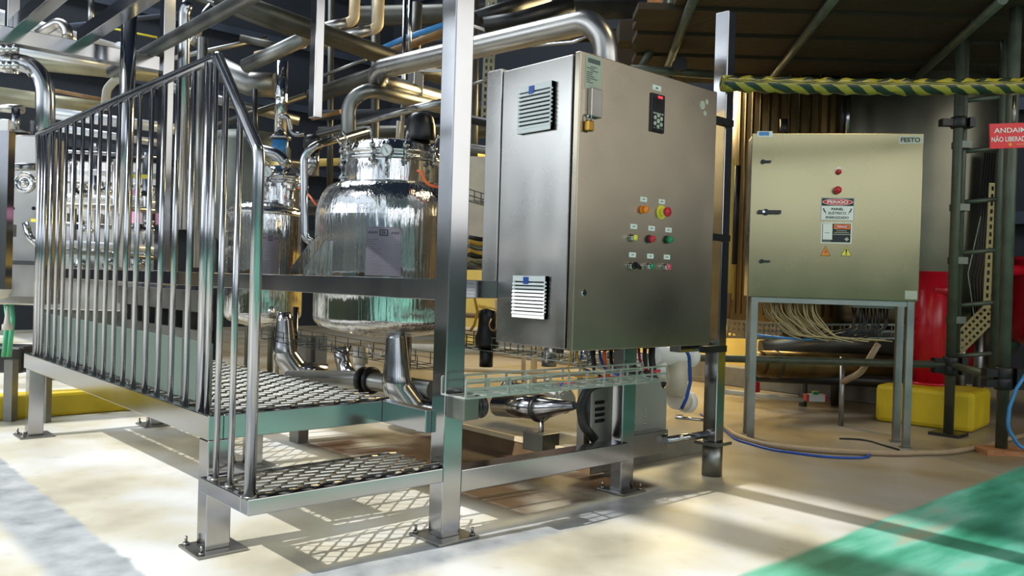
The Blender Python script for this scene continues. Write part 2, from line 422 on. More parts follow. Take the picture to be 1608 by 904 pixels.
# ================================================================== SUPPORT FRAME
fr = thing('pipe_rack', 'tall frame of mirror-polished square steel posts with mid rail and overhead beams', 'frame', (.345, .685, 0))
def post(x0, x1, y0, y1, top, parent=fr): return leg_part(x0, x1, y0, y1, top, parent, .05, ((1, 1), (-1, -1)))
p = post(.308, .385, .644, .726, 3.0)
MB().box((.27, .62, 1.365), (.386, .727, 1.367)).build('weld_seam', 'stainless_dull', p) if 0 else None
for x0, x1, y1, zb in ((-2.50, -2.42, .72, .83), (-.652, -.600, .695, 1.585)):
    MB().box((x0, .653, zb+.073 if zb < 1 else zb), (x1, y1, 3.0)).build('post', 'stainless', fr, bevel=.004)
MB().box((-2.53, -.145, 2.176), (-2.46, -.085, 3.0)).build('post', 'stainless', fr, bevel=.004)
MB().box((-6.2, .65, .828), (.308, .70, .903)).build('mid_rail', 'stainless', fr, bevel=.003)
MB().box((-6.2, .65, .72), (-6.12, .72, .828)).build('bracket', 'stainless', fr)
MB().box((-.05, .70, .828), (.0, 1.24, .903)).build('mid_rail', 'stainless', fr, bevel=.003)
MB().box((-.10, 1.20, .83), (-.004, 1.30, 1.80)).build('post', 'stainless_brushed', fr, bevel=.004)
MB().box((-2.535, -1.2, 2.092), (-2.455, .72, 2.176)).build('overhead_beam', 'stainless', fr, bevel=.003)
for y0 in (-.12, .19):
    MB().box((-2.455, y0, 2.165), (1.6, y0+.075, 2.24)).build('overhead_beam', 'stainless', fr, bevel=.003)
MB().tube([(-3.2, .60, 2.20), (1.5, .60, 2.24)], .038, 20).build('overhead_tube', 'stainless_dull', fr)
for px in (455, 476):                              # gusset plates that carry the tank bracket
    x = aY(px, 428, .65).x; pts = [(x, .65, .905), (x, .65, .93), (x, .75, 1.06), (x, .79, 1.06), (x, .79, .905)]
    MB().prism(pts, (.005, 0, 0)).build('gusset_plate', 'mirror_steel', fr)
# base beams towards the motor leg
MB().box((.30, .726, .157), (.385, 1.63, .235)).build('base_beam', 'stainless', fr, bevel=.003)
lb = leg_part(.262, .324, 1.661, 1.747, .640, fr, .045, ((1, 1), (-1, -1)))
MB().box((.20, 1.747, .13), (.285, 2.04, .235)).build('base_beam', 'stainless', fr, bevel=.003)
MB().box((.262, 2.06, .595), (.324, 2.27, .64)).build('cabinet_bearer', 'stainless', fr, bevel=.003)
MB().cyl((.30, 2.0, .19), (.345, 2.29, .20), .018).build('tie_bar', 'stainless', fr)
# tall end post on a round foot
pe = MB().box((.315, 2.27, .165), (.39, 2.335, 2.215)).build('post', 'stainless', fr, bevel=.004)
MB().box((.313, 2.198, 2.17), (.392, 2.277, 2.225)).build('post_cap', 'white_dirty', pe) if 0 else None
MB().box((.29, 2.24, .150), (.415, 2.37, .165)).build('foot_flange', 'stainless_dull', pe)
MB().cyl((.352, 2.303, 0), (.352, 2.303, .15), .048).build('round_foot', 'stainless_dull', pe)
for z in (1.66, 1.12, .60):
    MB().box((.392, 2.112, z), (.43, 2.28, z+.03)).build('hinge_block', 'black_plastic', pe)

# ================================================================== MAIN CONTROL CABINET
XF, YL, YRt, ZB, ZT = .45, 1.205, 2.105, .640, 1.791
cb = thing('control_cabinet', 'large brushed stainless control cabinet with buttons and keypad, mounted on the frame', 'cabinet', (.25, 1.65, ZB))
MB().box((.0, YL, ZB+.004), (XF-.045, YRt, ZT-.004)).build('body', 'stainless_brushed', cb, bevel=.004)
MB().box((.01, YL+.01, ZB+.01), (XF-.03, YRt-.01, ZT-.01)).build('door_seal', 'black_plastic', cb)
door = MB().box((XF-.030, YL-.006, ZB), (XF, YRt+.004, ZT)).build('door', 'panel_steel', cb, bevel=.004)
FX = Vector((1, 0, 0)); FY = Vector((0, 1, 0)); FZ = Vector((0, 0, 1))
def patchX(mb, px0, py0, px1, py1, X, th=.002):
    a = aX(px0, (py0+py1)/2, X); b = aX(px1, (py0+py1)/2, X); m = (px0+px1)/2
    z1 = aX(m, py0, X).z; z0 = aX(m, py1, X).z
    mb.box((X, a.y, z0), (X+th, b.y, z1)); return (a.y, b.y, z0, z1)
mb = MB(); q = patchX(mb, 919, 88, 944.5, 141, XF, .0015); npl = mb.build('name_plate', 'label_grey', door, label='grey printed data label')
mk = MB(); yy0, yy1, zz0, zz1 = q; hh = zz1-zz0
mk.box((XF+.0015, yy0+.012, zz1-.030), (XF+.002, yy1-.010, zz1-.012))
for k, (a0, a1) in enumerate(((.3, .8), (0, .6), (.3, .9), (.0, .5), (0, .45), (0, .6), (0, .85), (0, .3), (0, .5))):
    z = zz1-.045-k*(hh-.06)/9; mk.box((XF+.0015, yy0+.006+(yy1-yy0-.02)*a0, z), (XF+.002, yy0+.006+(yy1-yy0-.02)*a1, z+.0035))
mk.build('printed_lines', 'ink_grey', npl)
# latch cover, padlock
a = aX(922, 180, XF); MB().box((XF, a.y, 1.545), (XF+.022, a.y+.062, 1.655)).build('latch_cover', 'stainless_brushed', door, bevel=.003)
pa = aX(930, 190, XF+.03)
pk = MB().box((XF+.004, pa.y-.017, 1.487), (XF+.026, pa.y+.017, 1.527)).build('padlock', 'brass', org=(XF+.015, pa.y, 1.487), bevel=.004,
     label='small brass padlock hanging from the latch of the large cabinet', cat='padlock')
MB().tube([(XF+.015, pa.y-.010, 1.522), (XF+.015, pa.y-.010, 1.553), (XF+.015, pa.y+.010, 1.553), (XF+.015, pa.y+.010, 1.522)], .0032, 8, .01).build('shackle', 'stainless_tube', pk)
# keypad
mb = MB(); yy0, yy1, zz0, zz1 = patchX(mb, 1020, 148, 1041, 208, XF, .010); kp = mb.build('operator_keypad', 'black_plastic', door, bevel=.002, label='black operator keypad with display')
W = yy1-yy0; Hh = zz1-zz0
MB().box((XF+.010, yy0+W*.12, zz1-Hh*.42), (XF+.0112, yy1-W*.12, zz1-Hh*.12)).build('display', 'dark_metal', kp)
mb = MB()
for k in range(3): mb.box((XF+.0112, yy0+W*(.46+.12*k), zz1-Hh*.11), (XF+.0118, yy0+W*(.54+.12*k), zz1-Hh*.05))
mb.build('display_digits', 'led_red', kp)
for j, z in ((0, .52), (1, .90)):
    for k in range(4):
        y = yy0+W*(.2+.2*k); MB().box((XF+.010, y-W*.07, zz1-Hh*(z+.015)), (XF+.0125, y+W*.07, zz1-Hh*(z-.02))).build('key', 'ink_grey' if j else 'label_grey', kp)
c0 = Vector((XF+.010, (yy0+yy1)/2, zz1-Hh*.71))
for k in range(6):
    an = k*math.pi/3+.5; MB().cyl(c0+Vector((0, math.cos(an)*W*.27, math.sin(an)*W*.27)), c0+Vector((.0025, math.cos(an)*W*.27, math.sin(an)*W*.27)), W*.10, seg=10).build('key', 'label_grey', kp)
MB().cyl(c0, c0+Vector((.003, 0, 0)), W*.11, seg=12).build('key', 'label_grey', kp)
mb = MB(); yy0, yy1, zz0, zz1 = patchX(mb, 1024.5, 134, 1038, 142, XF, .001); tg = mb.build('tag', 'label_white', door)
MB().prism([(XF+.001, (yy0+yy1)/2-.012, zz0+.006), (XF+.001, (yy0+yy1)/2+.012, zz0+.006), (XF+.001, (yy0+yy1)/2, zz1-.006)], (.0005, 0, 0)).build('mark', 'ink_grey', tg)
# buttons
def blabel(px, py):
    mb = MB(); p = aX(px, py, XF); mb.box((XF, p.y-.021, p.z-.010), (XF+.0015, p.y+.021, p.z+.010)); l = mb.build('button_label', 'label_white', door, bevel=.0)
    MB().box((XF+.0015, p.y-.008, p.z-.0012), (XF+.002, p.y+.008, p.z+.0018)).build('print', 'ink', l)
for px, py in ((1010.5, 313), (1039, 316.5), (995, 355.5), (1023, 358.5), (1049.5, 361), (993, 400), (1021, 402), (1047, 403.5)): blabel(px, py)
def button(px, py, kind, mat, nm):
    p = aX(px, py, XF); o = Vector((XF, p.y, p.z))
    if kind == 'lamp':
        b = MB().lathe(o, FX, [(.017, 0), (.017, .010), (.0145, .012)], 20).build('button_bezel', 'black_plastic' if mat != 'orange_plastic' else 'orange_plastic', door)
        MB().lathe(o+FX*.012, FX, [(.0150, 0), (.0150, .013), (.011, .019), (.0, .021)], 20).build(nm, mat, b)
    elif kind == 'push':
        b = MB().lathe(o, FX, [(.0165, 0), (.0165, .006), (.0145, .014), (.0145, .024)], 20).build('button_bezel', 'stainless_tube', door)
        MB().lathe(o+FX*.024, FX, [(.0125, 0), (.0125, .004), (.010, .006), (0, .006)], 20).build(nm, mat, b)
    elif kind == 'selector':
        b = MB().lathe(o, FX, [(.0165, 0), (.0165, .006), (.0145, .014), (.0145, .020)], 20).build('button_bezel', 'stainless_tube', door)
        h = MB().lathe(o+FX*.020, FX, [(.0135, 0), (.0135, .012), (.012, .014)], 20); h.obox(o+FX*.036+FY*.006, FX, Vector((0, .85, -.5)), Vector((0, .5, .85)), .006, .020, .006)
        h.build(nm, mat, b, label='black selector switch')
    else:
        MB().lathe(o, FX, [(.030, 0), (.030, .003)], 28).build('stop_collar', 'yellow_plastic', door, label='yellow collar of the emergency stop')
        b = MB().lathe(o+FX*.003, FX, [(.016, 0), (.016, .016), (.012, .018), (.012, .024)], 20).build('stop_stem', 'yellow_plastic', door)
        MB().lathe(o+FX*.026, FX, [(.018, 0), (.0205, .004), (.0205, .012), (.017, .017), (0, .019)], 24).build(nm, mat, b, label='red mushroom emergency stop')
button(1007.5, 329, 'lamp', 'orange_plastic', 'indicator_lamp'); button(1038, 333, 'stop', 'red_plastic', 'stop_button')
button(990, 373, 'push', 'yellow_plastic', 'push_button'); button(1018, 375, 'lamp', 'red_plastic', 'indicator_lamp'); button(1046, 376, 'lamp', 'green_plastic', 'indicator_lamp')
button(989, 417, 'selector', 'black_plastic', 'selector_switch'); button(1016.5, 418, 'push', 'green_plastic', 'push_button'); button(1043, 419, 'push', 'pink_plastic', 'push_button')
p = aX(916, 459.5, XF); lk = MB().lathe((XF, p.y, p.z), FX, [(.015, 0), (.015, .004), (.012, .007)], 20).build('door_lock', 'stainless_tube', door)
MB().lathe((XF+.0071, p.y, p.z), FX, [(.007, 0), (.007, .001)], 12).build('keyway', 'black_plastic', lk)
# vent grilles on the side facing the daylight
def vent(pxc0, pyc0, pxc1, pyc1):
    a = aY(pxc0, pyc0, YL); b = aY(pxc1, pyc1, YL); x0, x1, z1, z0 = a.x, b.x, a.z, b.z
    v = MB().box((x0, YL-.010, z0), (x1, YL, z1)); n = 9; h = (z1-z0)
    vent_o = v.build('vent_grille', 'dark_metal', cb)
    lv = MB(); lv.box((x0, YL-.020, z1-h*.13), (x1, YL-.0, z1)); lv.box((x0, YL-.020, z0), (x1, YL, z0+h*.09))
    lv.box((x0, YL-.018, z0), (x0+.008, YL, z1)); lv.box((x1-.008, YL-.018, z0), (x1, YL, z1))
    for k in range(n):
        hh = h*.78/n; z = z0+h*.09+k*hh
        lv.prism([(x0, YL-.003, z+hh*.66), (x0, YL-.021, z+hh*.56), (x0, YL-.024, z-hh*.02), (x0, YL-.003, z+hh*.08)], (x1-x0, 0, 0))
    lv.build('louvre_frame', 'white_plastic', vent_o)
    xm = x0+(x1-x0)*.42; MB().box((xm-.014, YL-.023, z1-h*.20), (xm+.016, YL-.019, z1-h*.03)).build('maker_badge', 'blue_plastic', vent_o, label='blue maker badge')
    text('RL', (xm+.001, YL-.0235, z1-h*.115), (1, 0, 0), (0, 0, 1), .010, 'label_white', vent_o) if 0 else None
vent(819, 139, 869.5, 203); vent(811, 432.5, 859.5, 501)
mb = MB()
for y in (1.35, 1.62, 1.66, 1.70, 1.80, 1.92): mb.cyl((.24, y, ZB-.028), (.24, y, ZB+.006), .016, seg=10)
mb.build('cable_gland', 'black_plastic', cb)
# worn stickers at the top right of the door
for px, py, r in ((1103, 165, .020), (1107, 178, .012), (1110, 160, .012)):
    p = aX(px, py, XF); MB().lathe((XF, p.y, p.z), FX, [(r, 0), (r, .001)], 9).build('sticker_remnant', 'label_grey', door)

# ================================================================== SECOND CABINET (right)
P0 = Vector((-.076, 3.264, 0)); P1 = Vector((.666, 3.853, 0)); ax = (P1-P0).normalized(); nrm = Vector((ax.y, -ax.x, 0))
FW = (P1-P0).length; FB, FT, FD = .857, 1.822, .24
def aF(px, py, off=0):
    d = Vector(ray(px, py)); c = Vector(CAM); q0 = P0+nrm*off; t = (q0-c).dot(nrm)/d.dot(nrm); q = c+d*t; return (q-P0).dot(ax), q.z
def FP(s, d, z): return P0+ax*s+nrm*d+Vector((0, 0, z))
def fbox(mb, s0, s1, d0, d1, z0, z1): return mb.obox(FP((s0+s1)/2, (d0+d1)/2, (z0+z1)/2), ax, nrm, FZ, abs(s1-s0)/2, abs(d1-d0)/2, abs(z1-z0)/2)
fc = thing('electrical_cabinet', 'square stainless electrical cabinet with danger signs, on four thin legs', 'cabinet', FP(FW/2, -.12, 0))
fbox(MB(), .0, FW, -FD, -.022, FB, FT).build('body', 'stainless_brushed', fc, bevel=.004)
fdoor = fbox(MB(), -.006, FW+.004, -.018, 0, FB-.003, FT+.003).build('door', 'festo_steel', fc, bevel=.004)
for s in (.02, FW-.05):
    for d in (-.035, -FD+.01):
        l = fbox(MB(), s, s+.04, d-.02, d+.02, .006, FB).build('leg', 'stainless_dull', fc, bevel=.002)
        fbox(MB(), s-.012, s+.052, d-.03, d+.03, 0, .006).build('foot_plate', 'stainless_dull', l)
fbox(MB(), .02, FW-.01, -.05, -.02, FB-.035, FB).build('frame_rail', 'stainless_dull', fc)
def fpatch(px0, py0, px1, py1, mat, name, parent, off=0, th=.0015, label=None, build=True):
    s0, z1 = aF(px0, (py0)); s1, z0 = aF(px1, py1); s0b, _ = aF(px0, py1); s0 = (s0+s0b)/2
    o = fbox(MB(), s0, s1, off, off+th, z0, z1).build(name, mat, parent, label=label) if build else None
    return o, s0, s1, z0, z1
def ftext(st, s, z, h, mat, parent, wdt=None, off=.002, bold=.0): return text(st, FP(s, off, z), ax, FZ, h, mat, parent, bold=bold, width=wdt)
# maker plate
o, s0, s1, z0, z1 = fpatch(1411, 213, 1448, 226, 'label_grey', 'maker_plate', fdoor)
ftext('FESTO', (s0+s1)/2, (z0+z1)/2, (z1-z0)*.55, 'ink', o, (s1-s0)*.82, bold=.03)
o, s0, s1, z0, z1 = fpatch(1421, 456, 1440, 470, 'label_grey', 'corner_label', fdoor)
o, s0, s1, z0, z1 = fpatch(1189, 206, 1213, 215, 'label_white', 'top_sticker', fdoor, label='pale blue and white sticker')
fbox(MB(), s0+.01, s1-.02, .0015, .002, z0+.008, z1-.004).build('print', 'blue_paint', o)
# PERIGO sign
o, s0, s1, z0, z1 = fpatch(1288.5, 310, 1341, 346.5, 'label_white', 'danger_sign', fdoor, label='white PERIGO warning sign')
w_, h_ = s1-s0, z1-z0; cs = (s0+s1)/2
bd = MB()
for (a0, a1, b0, b1) in ((.01, .99, .985, .995), (.01, .99, .005, .015), (.01, .02, .0, 1), (.98, .99, 0, 1)): fbox(bd, s0+w_*a0, s0+w_*a1, .0015, .0019, z0+h_*b0, z0+h_*b1)
fbox(bd, s0+w_*.03, s1-w_*.03, .0015, .0018, z0+h_*.64, z1-h_*.03); bd.build('sign_band', 'ink', o)
def ellipse(cs, cz, a, b, mat, parent, off, name='oval'):
    pts = [FP(cs+a*math.cos(t*math.pi/18), off, cz+b*math.sin(t*math.pi/18)) for t in range(36)]
    return MB().prism(pts[::-1], nrm*.0003).build(name, mat, parent)
ellipse(cs, z0+h_*.81, w_*.45, h_*.145, 'label_white', o, .0019); ellipse(cs, z0+h_*.81, w_*.43, h_*.125, 'sign_red', o, .0023)
ftext('PERIGO', cs, z0+h_*.81, h_*.14, 'label_white', o, w_*.62, .0028, .03)
ftext('PAINEL', cs, z0+h_*.50, h_*.11, 'ink', o, w_*.36, .002, .03); ftext('ELÉTRICO', cs, z0+h_*.335, h_*.135, 'ink', o, w_*.52, .002, .02); ftext('ENERGIZADO', cs, z0+h_*.13, h_*.11, 'ink', o, w_*.68, .002, .02)
for sg, cc in ((1, s0+w_*.12), (-1, s1-w_*.12)):
    pts = [(-.035, .055), (-.010, .060), (.004, .016), (.016, .018), (.040, -.055), (.006, -.004), (-.006, -.006)]
    pts = [FP(cc+sg*a*w_*1.6, .0016, z0+h_*.38+b*h_*2.6) for a, b in pts]
    if sg > 0: pts = pts[::-1]
    MB().prism(pts, nrm*.0004).build('lightning_mark', 'ink', o)
# second sign
o, s0, s1, z0, z1 = fpatch(1289, 349, 1337, 382.5, 'label_white', 'notice_sign', fdoor, label='black and orange PERIGO notice with a white panel')
w_, h_ = s1-s0, z1-z0
nb = fbox(MB(), s0+w_*.04, s1-w_*.04, .0015, .0018, z0+h_*.05, z1-h_*.05).build('sign_field', 'ink', o)
fbox(MB(), s0+w_*.06, s0+w_*.37, .0018, .0022, z0+h_*.17, z1-h_*.06).build('white_panel', 'label_white', o)
fbox(MB(), s0+w_*.13, s0+w_*.28, .0022, .0024, z0+h_*.49, z0+h_*.515).build('print', 'ink_grey', o)
fbox(MB(), s0+w_*.42, s1-w_*.06, .0018, .0021, z1-h_*.31, z1-h_*.08).build('orange_panel', 'sign_orange', o)
ellipse(s0+w_*.68, z1-h_*.195, w_*.23, h_*.095, 'sign_red', o, .0022); ftext('PERIGO', s0+w_*.68, z1-h_*.195, h_*.10, 'label_white', o, w_*.32, .0027, .02)
mb = MB()
for k, (a0, a1) in enumerate(((.50, .84), (.43, .90), (.40, .95))): fbox(mb, s0+w_*a0, s0+w_*a1, .0018, .0021, z0+h_*(.60-.09*k), z0+h_*(.63-.09*k))
fbox(mb, s0+w_*.06, s0+w_*.32, .0018, .0021, z0+h_*.09, z0+h_*.11)
c = (s0+w_*.84, z0+h_*.21); mb.prism([FP(c[0]+a*w_*.075, .0018, c[1]+b*h_*.10) for a, b in ((-1, 0), (0, -1), (1, 0), (0, 1))][::-1], nrm*.0003)
mb.build('print', 'label_grey', o)
# triangles
for px0, px1, mat, kind in ((1288.5, 1304, 'sign_orange', 'bolt'), (1320.5, 1337, 'yellow_plastic', 'bang')):
    s0, z1 = aF(px0, 385.5); s1, z0 = aF(px1, 402); cs = (s0+s1)/2
    def tri(k, off, mt, par, nm):
        cz = z0+(z1-z0)*.36; pts = [(s0, z0), (s1, z0), (cs, z1)]; pts = [FP(cs+(a-cs)*k, off, cz+(b-cz)*k) for a, b in pts]
        return MB().prism(pts[::-1], nrm*.0006).build(nm, mt, par)
    o = tri(1, .0, 'ink', fdoor, 'warning_triangle'); tri(.88, .0007, mat, o, 'triangle_field')
    if kind == 'bang':
        b = fbox(MB(), cs-.004, cs+.004, .0013, .0018, z0+.020, z0+.042); fbox(b, cs-.004, cs+.004, .0013, .0018, z0+.008, z0+.015); b.build('mark', 'ink', o)
    else:
        pts = [(.007, .044), (-.008, .022), (.002, .022), (-.004, .008), (.010, .028), (.001, .028)]
        MB().prism([FP(cs+a, .0013, z0+b) for a, b in pts], nrm*.0005).build('mark', 'sign_red', o)
# lamp + stop on the cabinet door
def frev(px, py, prof, mat, name, off=0, parent=fdoor, label=None):
    s, z = aF(px, py); return MB().lathe(FP(s, off, z), nrm, prof, 20).build(name, mat, parent, label=label)
o, *_ = fpatch(1313.5, 262, 1321, 267.5, 'label_white', 'button_label', fdoor)
frev(1316.5, 270, [(.016, 0), (.016, .014), (.010, .024), (0, .026)], 'red_plastic', 'indicator_lamp')
frev(1314, 299, [(.020, 0), (.020, .010), (.014, .012), (.014, .024)], 'brass', 'stop_stem'); frev(1314, 299, [(.019, 0), (.022, .006), (.020, .014), (0, .018)], 'red_plastic', 'stop_button', .024)
# door handles
for px, py in ((1198, 254), (1196, 410)):
    h = frev(px, py, [(.013, 0), (.013, .014)], 'black_plastic', 'door_latch'); s, z = aF(px, py)
    fbox(MB(), s, s+.045, .012, .022, z-.006, z+.006).build('latch_wing', 'black_plastic', h)
h = frev(1202, 333, [(.020, 0), (.018, .02)], 'black_plastic', 'door_handle'); s, z = aF(1202, 333)
fbox(MB(), s-.045, s+.085, .018, .034, z-.010, z+.010).build('handle_lever', 'black_plastic', h)
frev(1198, 333, [(.008, 0), (.008, .002)], 'stainless_tube', 'lock_core', .035, h)
# gland block under the cabinet
fbox(MB(), FW-.34, FW-.11, -.16, -.05, FB-.05, FB).build('gland_block', 'galvanised', fc, bevel=.003)

# ================================================================== TANKS
def tank(c, R, z0, z1, label, lidR, big):
    cx, cy = c; H = z1-z0; rb = .10*R*2.5
    t = thing('steel_tank', label, 'tank', (cx, cy, z0-.30), None)
    prof = [(.02, z0-.10), (R*.35, z0-.095), (R*.62, z0-.078)]
    for k in range(0, 8):
        a = k/7*math.pi/2; prof.append((R*.72+R*.28*math.sin(a), z0-.068*math.cos(a)))
    body = MB().lathe((cx, cy, 0), FZ, prof+[(R, z1)], 64, False).build('body', 'mirror_steel', t)
    rise = .175 if big else .10; ox, oy = (cx, cy) if big else (cx+.674*.10, cy+.739*.10)
    prof = []
    for k in range(0, 11):
        a = k/10*math.pi/2; prof.append((lidR+(R-lidR)*max(0, math.cos(a))**.62, z1+rise*math.sin(a)**1.35))
    if big: MB().lathe((cx, cy, 0), FZ, prof, 64, False).build('dome', 'mirror_steel', t)
    else:
        prof = [(.02+(R-.02)*math.cos(k/10*math.pi/2)**.8, z1+rise*math.sin(k/10*math.pi/2)) for k in range(11)]
        MB().lathe((cx, cy, 0), FZ, prof, 64).build('dome', 'mirror_steel', t)
    sh = z1+rise-.02; nh = .115
    MB().lathe((ox, oy, 0), FZ, [(lidR, sh-.06), (lidR, sh+nh+.02)], 48, False).build('neck', 'mirror_steel', t)
    z = sh+nh+.01
    lid = MB().lathe((ox, oy, 0), FZ, [(lidR, z), (lidR+.018, z+.004), (lidR+.020, z+.016), (lidR+.012, z+.022), (lidR+.010, z+.034), (lidR+.018, z+.036), (lidR+.018, z+.050), (lidR, z+.056), (lidR*.95, z+.085), (lidR*.75, z+.108), (lidR*.4, z+.120), (0.001, z+.124)], 48).build('lid', 'mirror_steel', t)
    cx0, cy0 = cx, cy; cx, cy = ox, oy; z += .02
    # clamp bolts around the lid
    for k in range(6):
        an = YAW+math.pi+(-1.5+k*.62); x = cx+math.cos(an)*(lidR+.03); y = cy+math.sin(an)*(lidR+.03)
        b = MB().cyl((x, y, z-.05), (x, y, z+.06), .007, seg=8); b.cyl((x, y, z+.03), (x, y, z+.05), .016, seg=8); b.cyl((x-.02, y, z-.03), (x+.02, y, z-.03), .01, seg=8)
        d = Vector((math.cos(an), math.sin(an), 0)); b.tube([Vector((x, y, z+.06)), Vector((x, y, z+.06))+d*.03+Vector((0, 0, .05))], .006, 8)
        b.build('lid_clamp', 'stainless_tube', lid)
    # fittings on the dome
    cx, cy = cx0, cy0; sh -= .05
    for an, rr, hh, r in ((YAW+math.pi+1.15, R*.80, .13, .030), (YAW+math.pi+.65, R*.66, .05, .020), (YAW+math.pi-.95, R*.72, .16, .020), (YAW+math.pi+1.7, R*.75, .15, .03)):
        x = cx+math.cos(an)*rr; y = cy+math.sin(an)*rr; b = MB().cyl((x, y, sh-.02), (x, y, sh+hh), r*.6, seg=16)
        b.lathe((x, y, sh+hh*.45), FZ, [(r*.6, 0), (r*1.1, .002), (r*1.1, .018), (r*.6, .022)], 16); b.lathe((x, y, sh+hh), FZ, [(r*.6, 0), (r, .002), (r, .014), (0.001, .016)], 16)
        b.build('nozzle', 'stainless_tube', t)
    # sprung clamp arms left of the lid
    an = YAW+math.pi+1.15; x = cx+math.cos(an)*R*.80; y = cy+math.sin(an)*R*.8
    b = MB(); b.tube([(x, y, sh+.13), (x-.02, y-.01, sh+.17), (x-.05, y-.045, sh+.25)], .007, 8); b.tube([(x, y, sh+.15), (x+.05, y+.03, sh+.165), (x+.09, y+.06, sh+.14)], .006, 8)
    b.build('clamp_lever', 'stainless_tube', t)
    return t, sh, z
T1 = (-.951, 1.307); R1 = .385
D1 = 4.30
def zz(py, px, D): return float((CAM+ray(px, py)*D)[2])
t1, sh1, zl1 = tank(T1, R1, .700, 1.205, 'large mirror-polished tank with pressure gauge, right of the second tank', .235, 1)
T2 = (-2.40, 1.31); R2 = .245
t2, sh2, zl2 = tank(T2, R2, .665, 1.275, 'narrower polished tank partly behind the handrail, left of the large one', .125, 0)
def gauge(parent, px, py, D, r, name='pressure_gauge'):
    c = aD(px, py, D); v = Vector(CAM)-c; v.z = 0; v.normalize(); v = (v+Vector((-.35, -.1, 0))).normalized(); side = v.cross(FZ)
    ga = MB().lathe(c-v*.02, v, [(r, 0), (r*1.06, .006), (r*1.06, .028), (r*.93, .034), (r*.93, .028)], 28).build(name, 'stainless_tube', parent)
    MB().lathe(c-v*.02, v, [(r*.93, .026), (r*.93, .029)], 28).build('dial', 'glass_dial', ga)
    m = MB(); m.obox(c+v*.0105, (side*.5+FZ*.85), (FZ*.5-side*.85), v, r*.55, r*.035, .0008)
    for k in range(11):
        a = math.pi*(1.25-1.5*k/10); dd = side*(-math.cos(a))+FZ*math.sin(a); m.obox(c+v*.0098+dd*r*.78, dd, v.cross(dd), v, r*.07, r*.02, .0006)
    m.build('needle_and_scale', 'ink', ga)
    MB().cyl(c-FZ*r, c-FZ*(r+.09), .008, seg=10).build('gauge_stem', 'stainless_tube', ga)
gauge(t1, 607.5, 236, 4.02, .030); gauge(t2, 420.5, 270, 5.15, .032)
# curved data plates
def data_plate(parent, c, R, px0, px1, z0, z1, D, txt=True):
    v = Vector(CAM)-Vector((c[0], c[1], 0)); base = math.atan2(v.y, v.x)
    def ang(px):
        # angle on the shell seen at this column
        lo, hi = -1.4, 1.4
        for _ in range(40):
            m = (lo+hi)/2; P = Vector((c[0]+R*math.cos(base+m), c[1]+R*math.sin(base+m), (z0+z1)/2)); q = RM @ (np.array(P)-CAM)
            x = 804+FPX*q[0]/q[2]
            if x < px: lo = m
            else: hi = m
        return base+(lo+hi)/2
    a0, a1 = ang(px0), ang(px1)
    def patch(f0, f1, g0, g1, off, th, n=8):
        vs = []; fs = []
        for i in range(n+1):
            a = a0+(a1-a0)*(f0+(f1-f0)*i/n); cr, sr = math.cos(a), math.sin(a)
            for rr in (R+off, R+off+th):
                for zz_ in (z0+(z1-z0)*g0, z0+(z1-z0)*g1): vs.append((c[0]+rr*cr, c[1]+rr*sr, zz_))
        for i in range(n):
            q = 4*i; fs += [(q+2, q+6, q+7, q+3), (q, q+1, q+5, q+4), (q+1, q+3, q+7, q+5), (q, q+4, q+6, q+2)]
        fs += [(0, 2, 3, 1), (4*n, 4*n+1, 4*n+3, 4*n+2)]
        return vs, fs
    pl_ = MB().add(*patch(0, 1, 0, 1, .003, .003)).build('data_plate', 'plate_mauve', parent, label='mauve-grey maker data plate')
    m = MB(); rg = random.Random(5)
    for a, b, e, f in ((.02, .98, .985, .992), (.02, .98, .01, .015), (.02, .028, .01, .99), (.972, .98, .01, .99)): m.add(*patch(a, b, e, f, .006, .0004))
    for k in range(15):
        g0 = .06+k*.048; m.add(*patch(.05, .05+rg.uniform(.14, .42), g0, g0+.014, .006, .0004, 4))
        if k < 13: m.add(*patch(.53, .95, g0, g0+.006, .006, .0004, 4))
    m.build('engraved_lines', 'ink_grey', pl_)
    am = (a0+a1)/2
    def tx(s, f, h, wd, mat, bold=0):
        a = a0+(a1-a0)*f; n_ = Vector((math.cos(a), math.sin(a), 0)); r_ = Vector((-math.sin(a), math.cos(a), 0))
        text(s, Vector((c[0], c[1], z0+(z1-z0)*.885))+n_*(R+.0068), r_, FZ, h, mat, pl_, bold=bold, width=wd)
    W = abs(a1-a0)*R
    tx('INOX', .20, (z1-z0)*.045, W*.26, 'ink', .01)
    m = MB().add(*patch(.38, .62, .82, .95, .006, .0005)); m.build('logo_frame', 'ink', pl_)
    m = MB().add(*patch(.41, .59, .84, .93, .0066, .0005)); m.build('logo_field', 'plate_mauve', pl_)
    tx('B', .5, (z1-z0)*.062, W*.11, 'ink', .02)
    tx('ASO', .81, (z1-z0)*.045, W*.24, 'ink', .01)
zt_ = float(aD(601, 357, 3.95).z); zb_ = float(aD(601, 433, 3.95).z)
data_plate(t1, T1, R1, 575, 630, zb_, zt_, 3.95)
zt_ = float(aD(424, 367, 5.18).z); zb_ = float(aD(424, 430, 5.18).z)
data_plate(t2, T2, R2, 409, 438, zb_, zt_, 5.18)
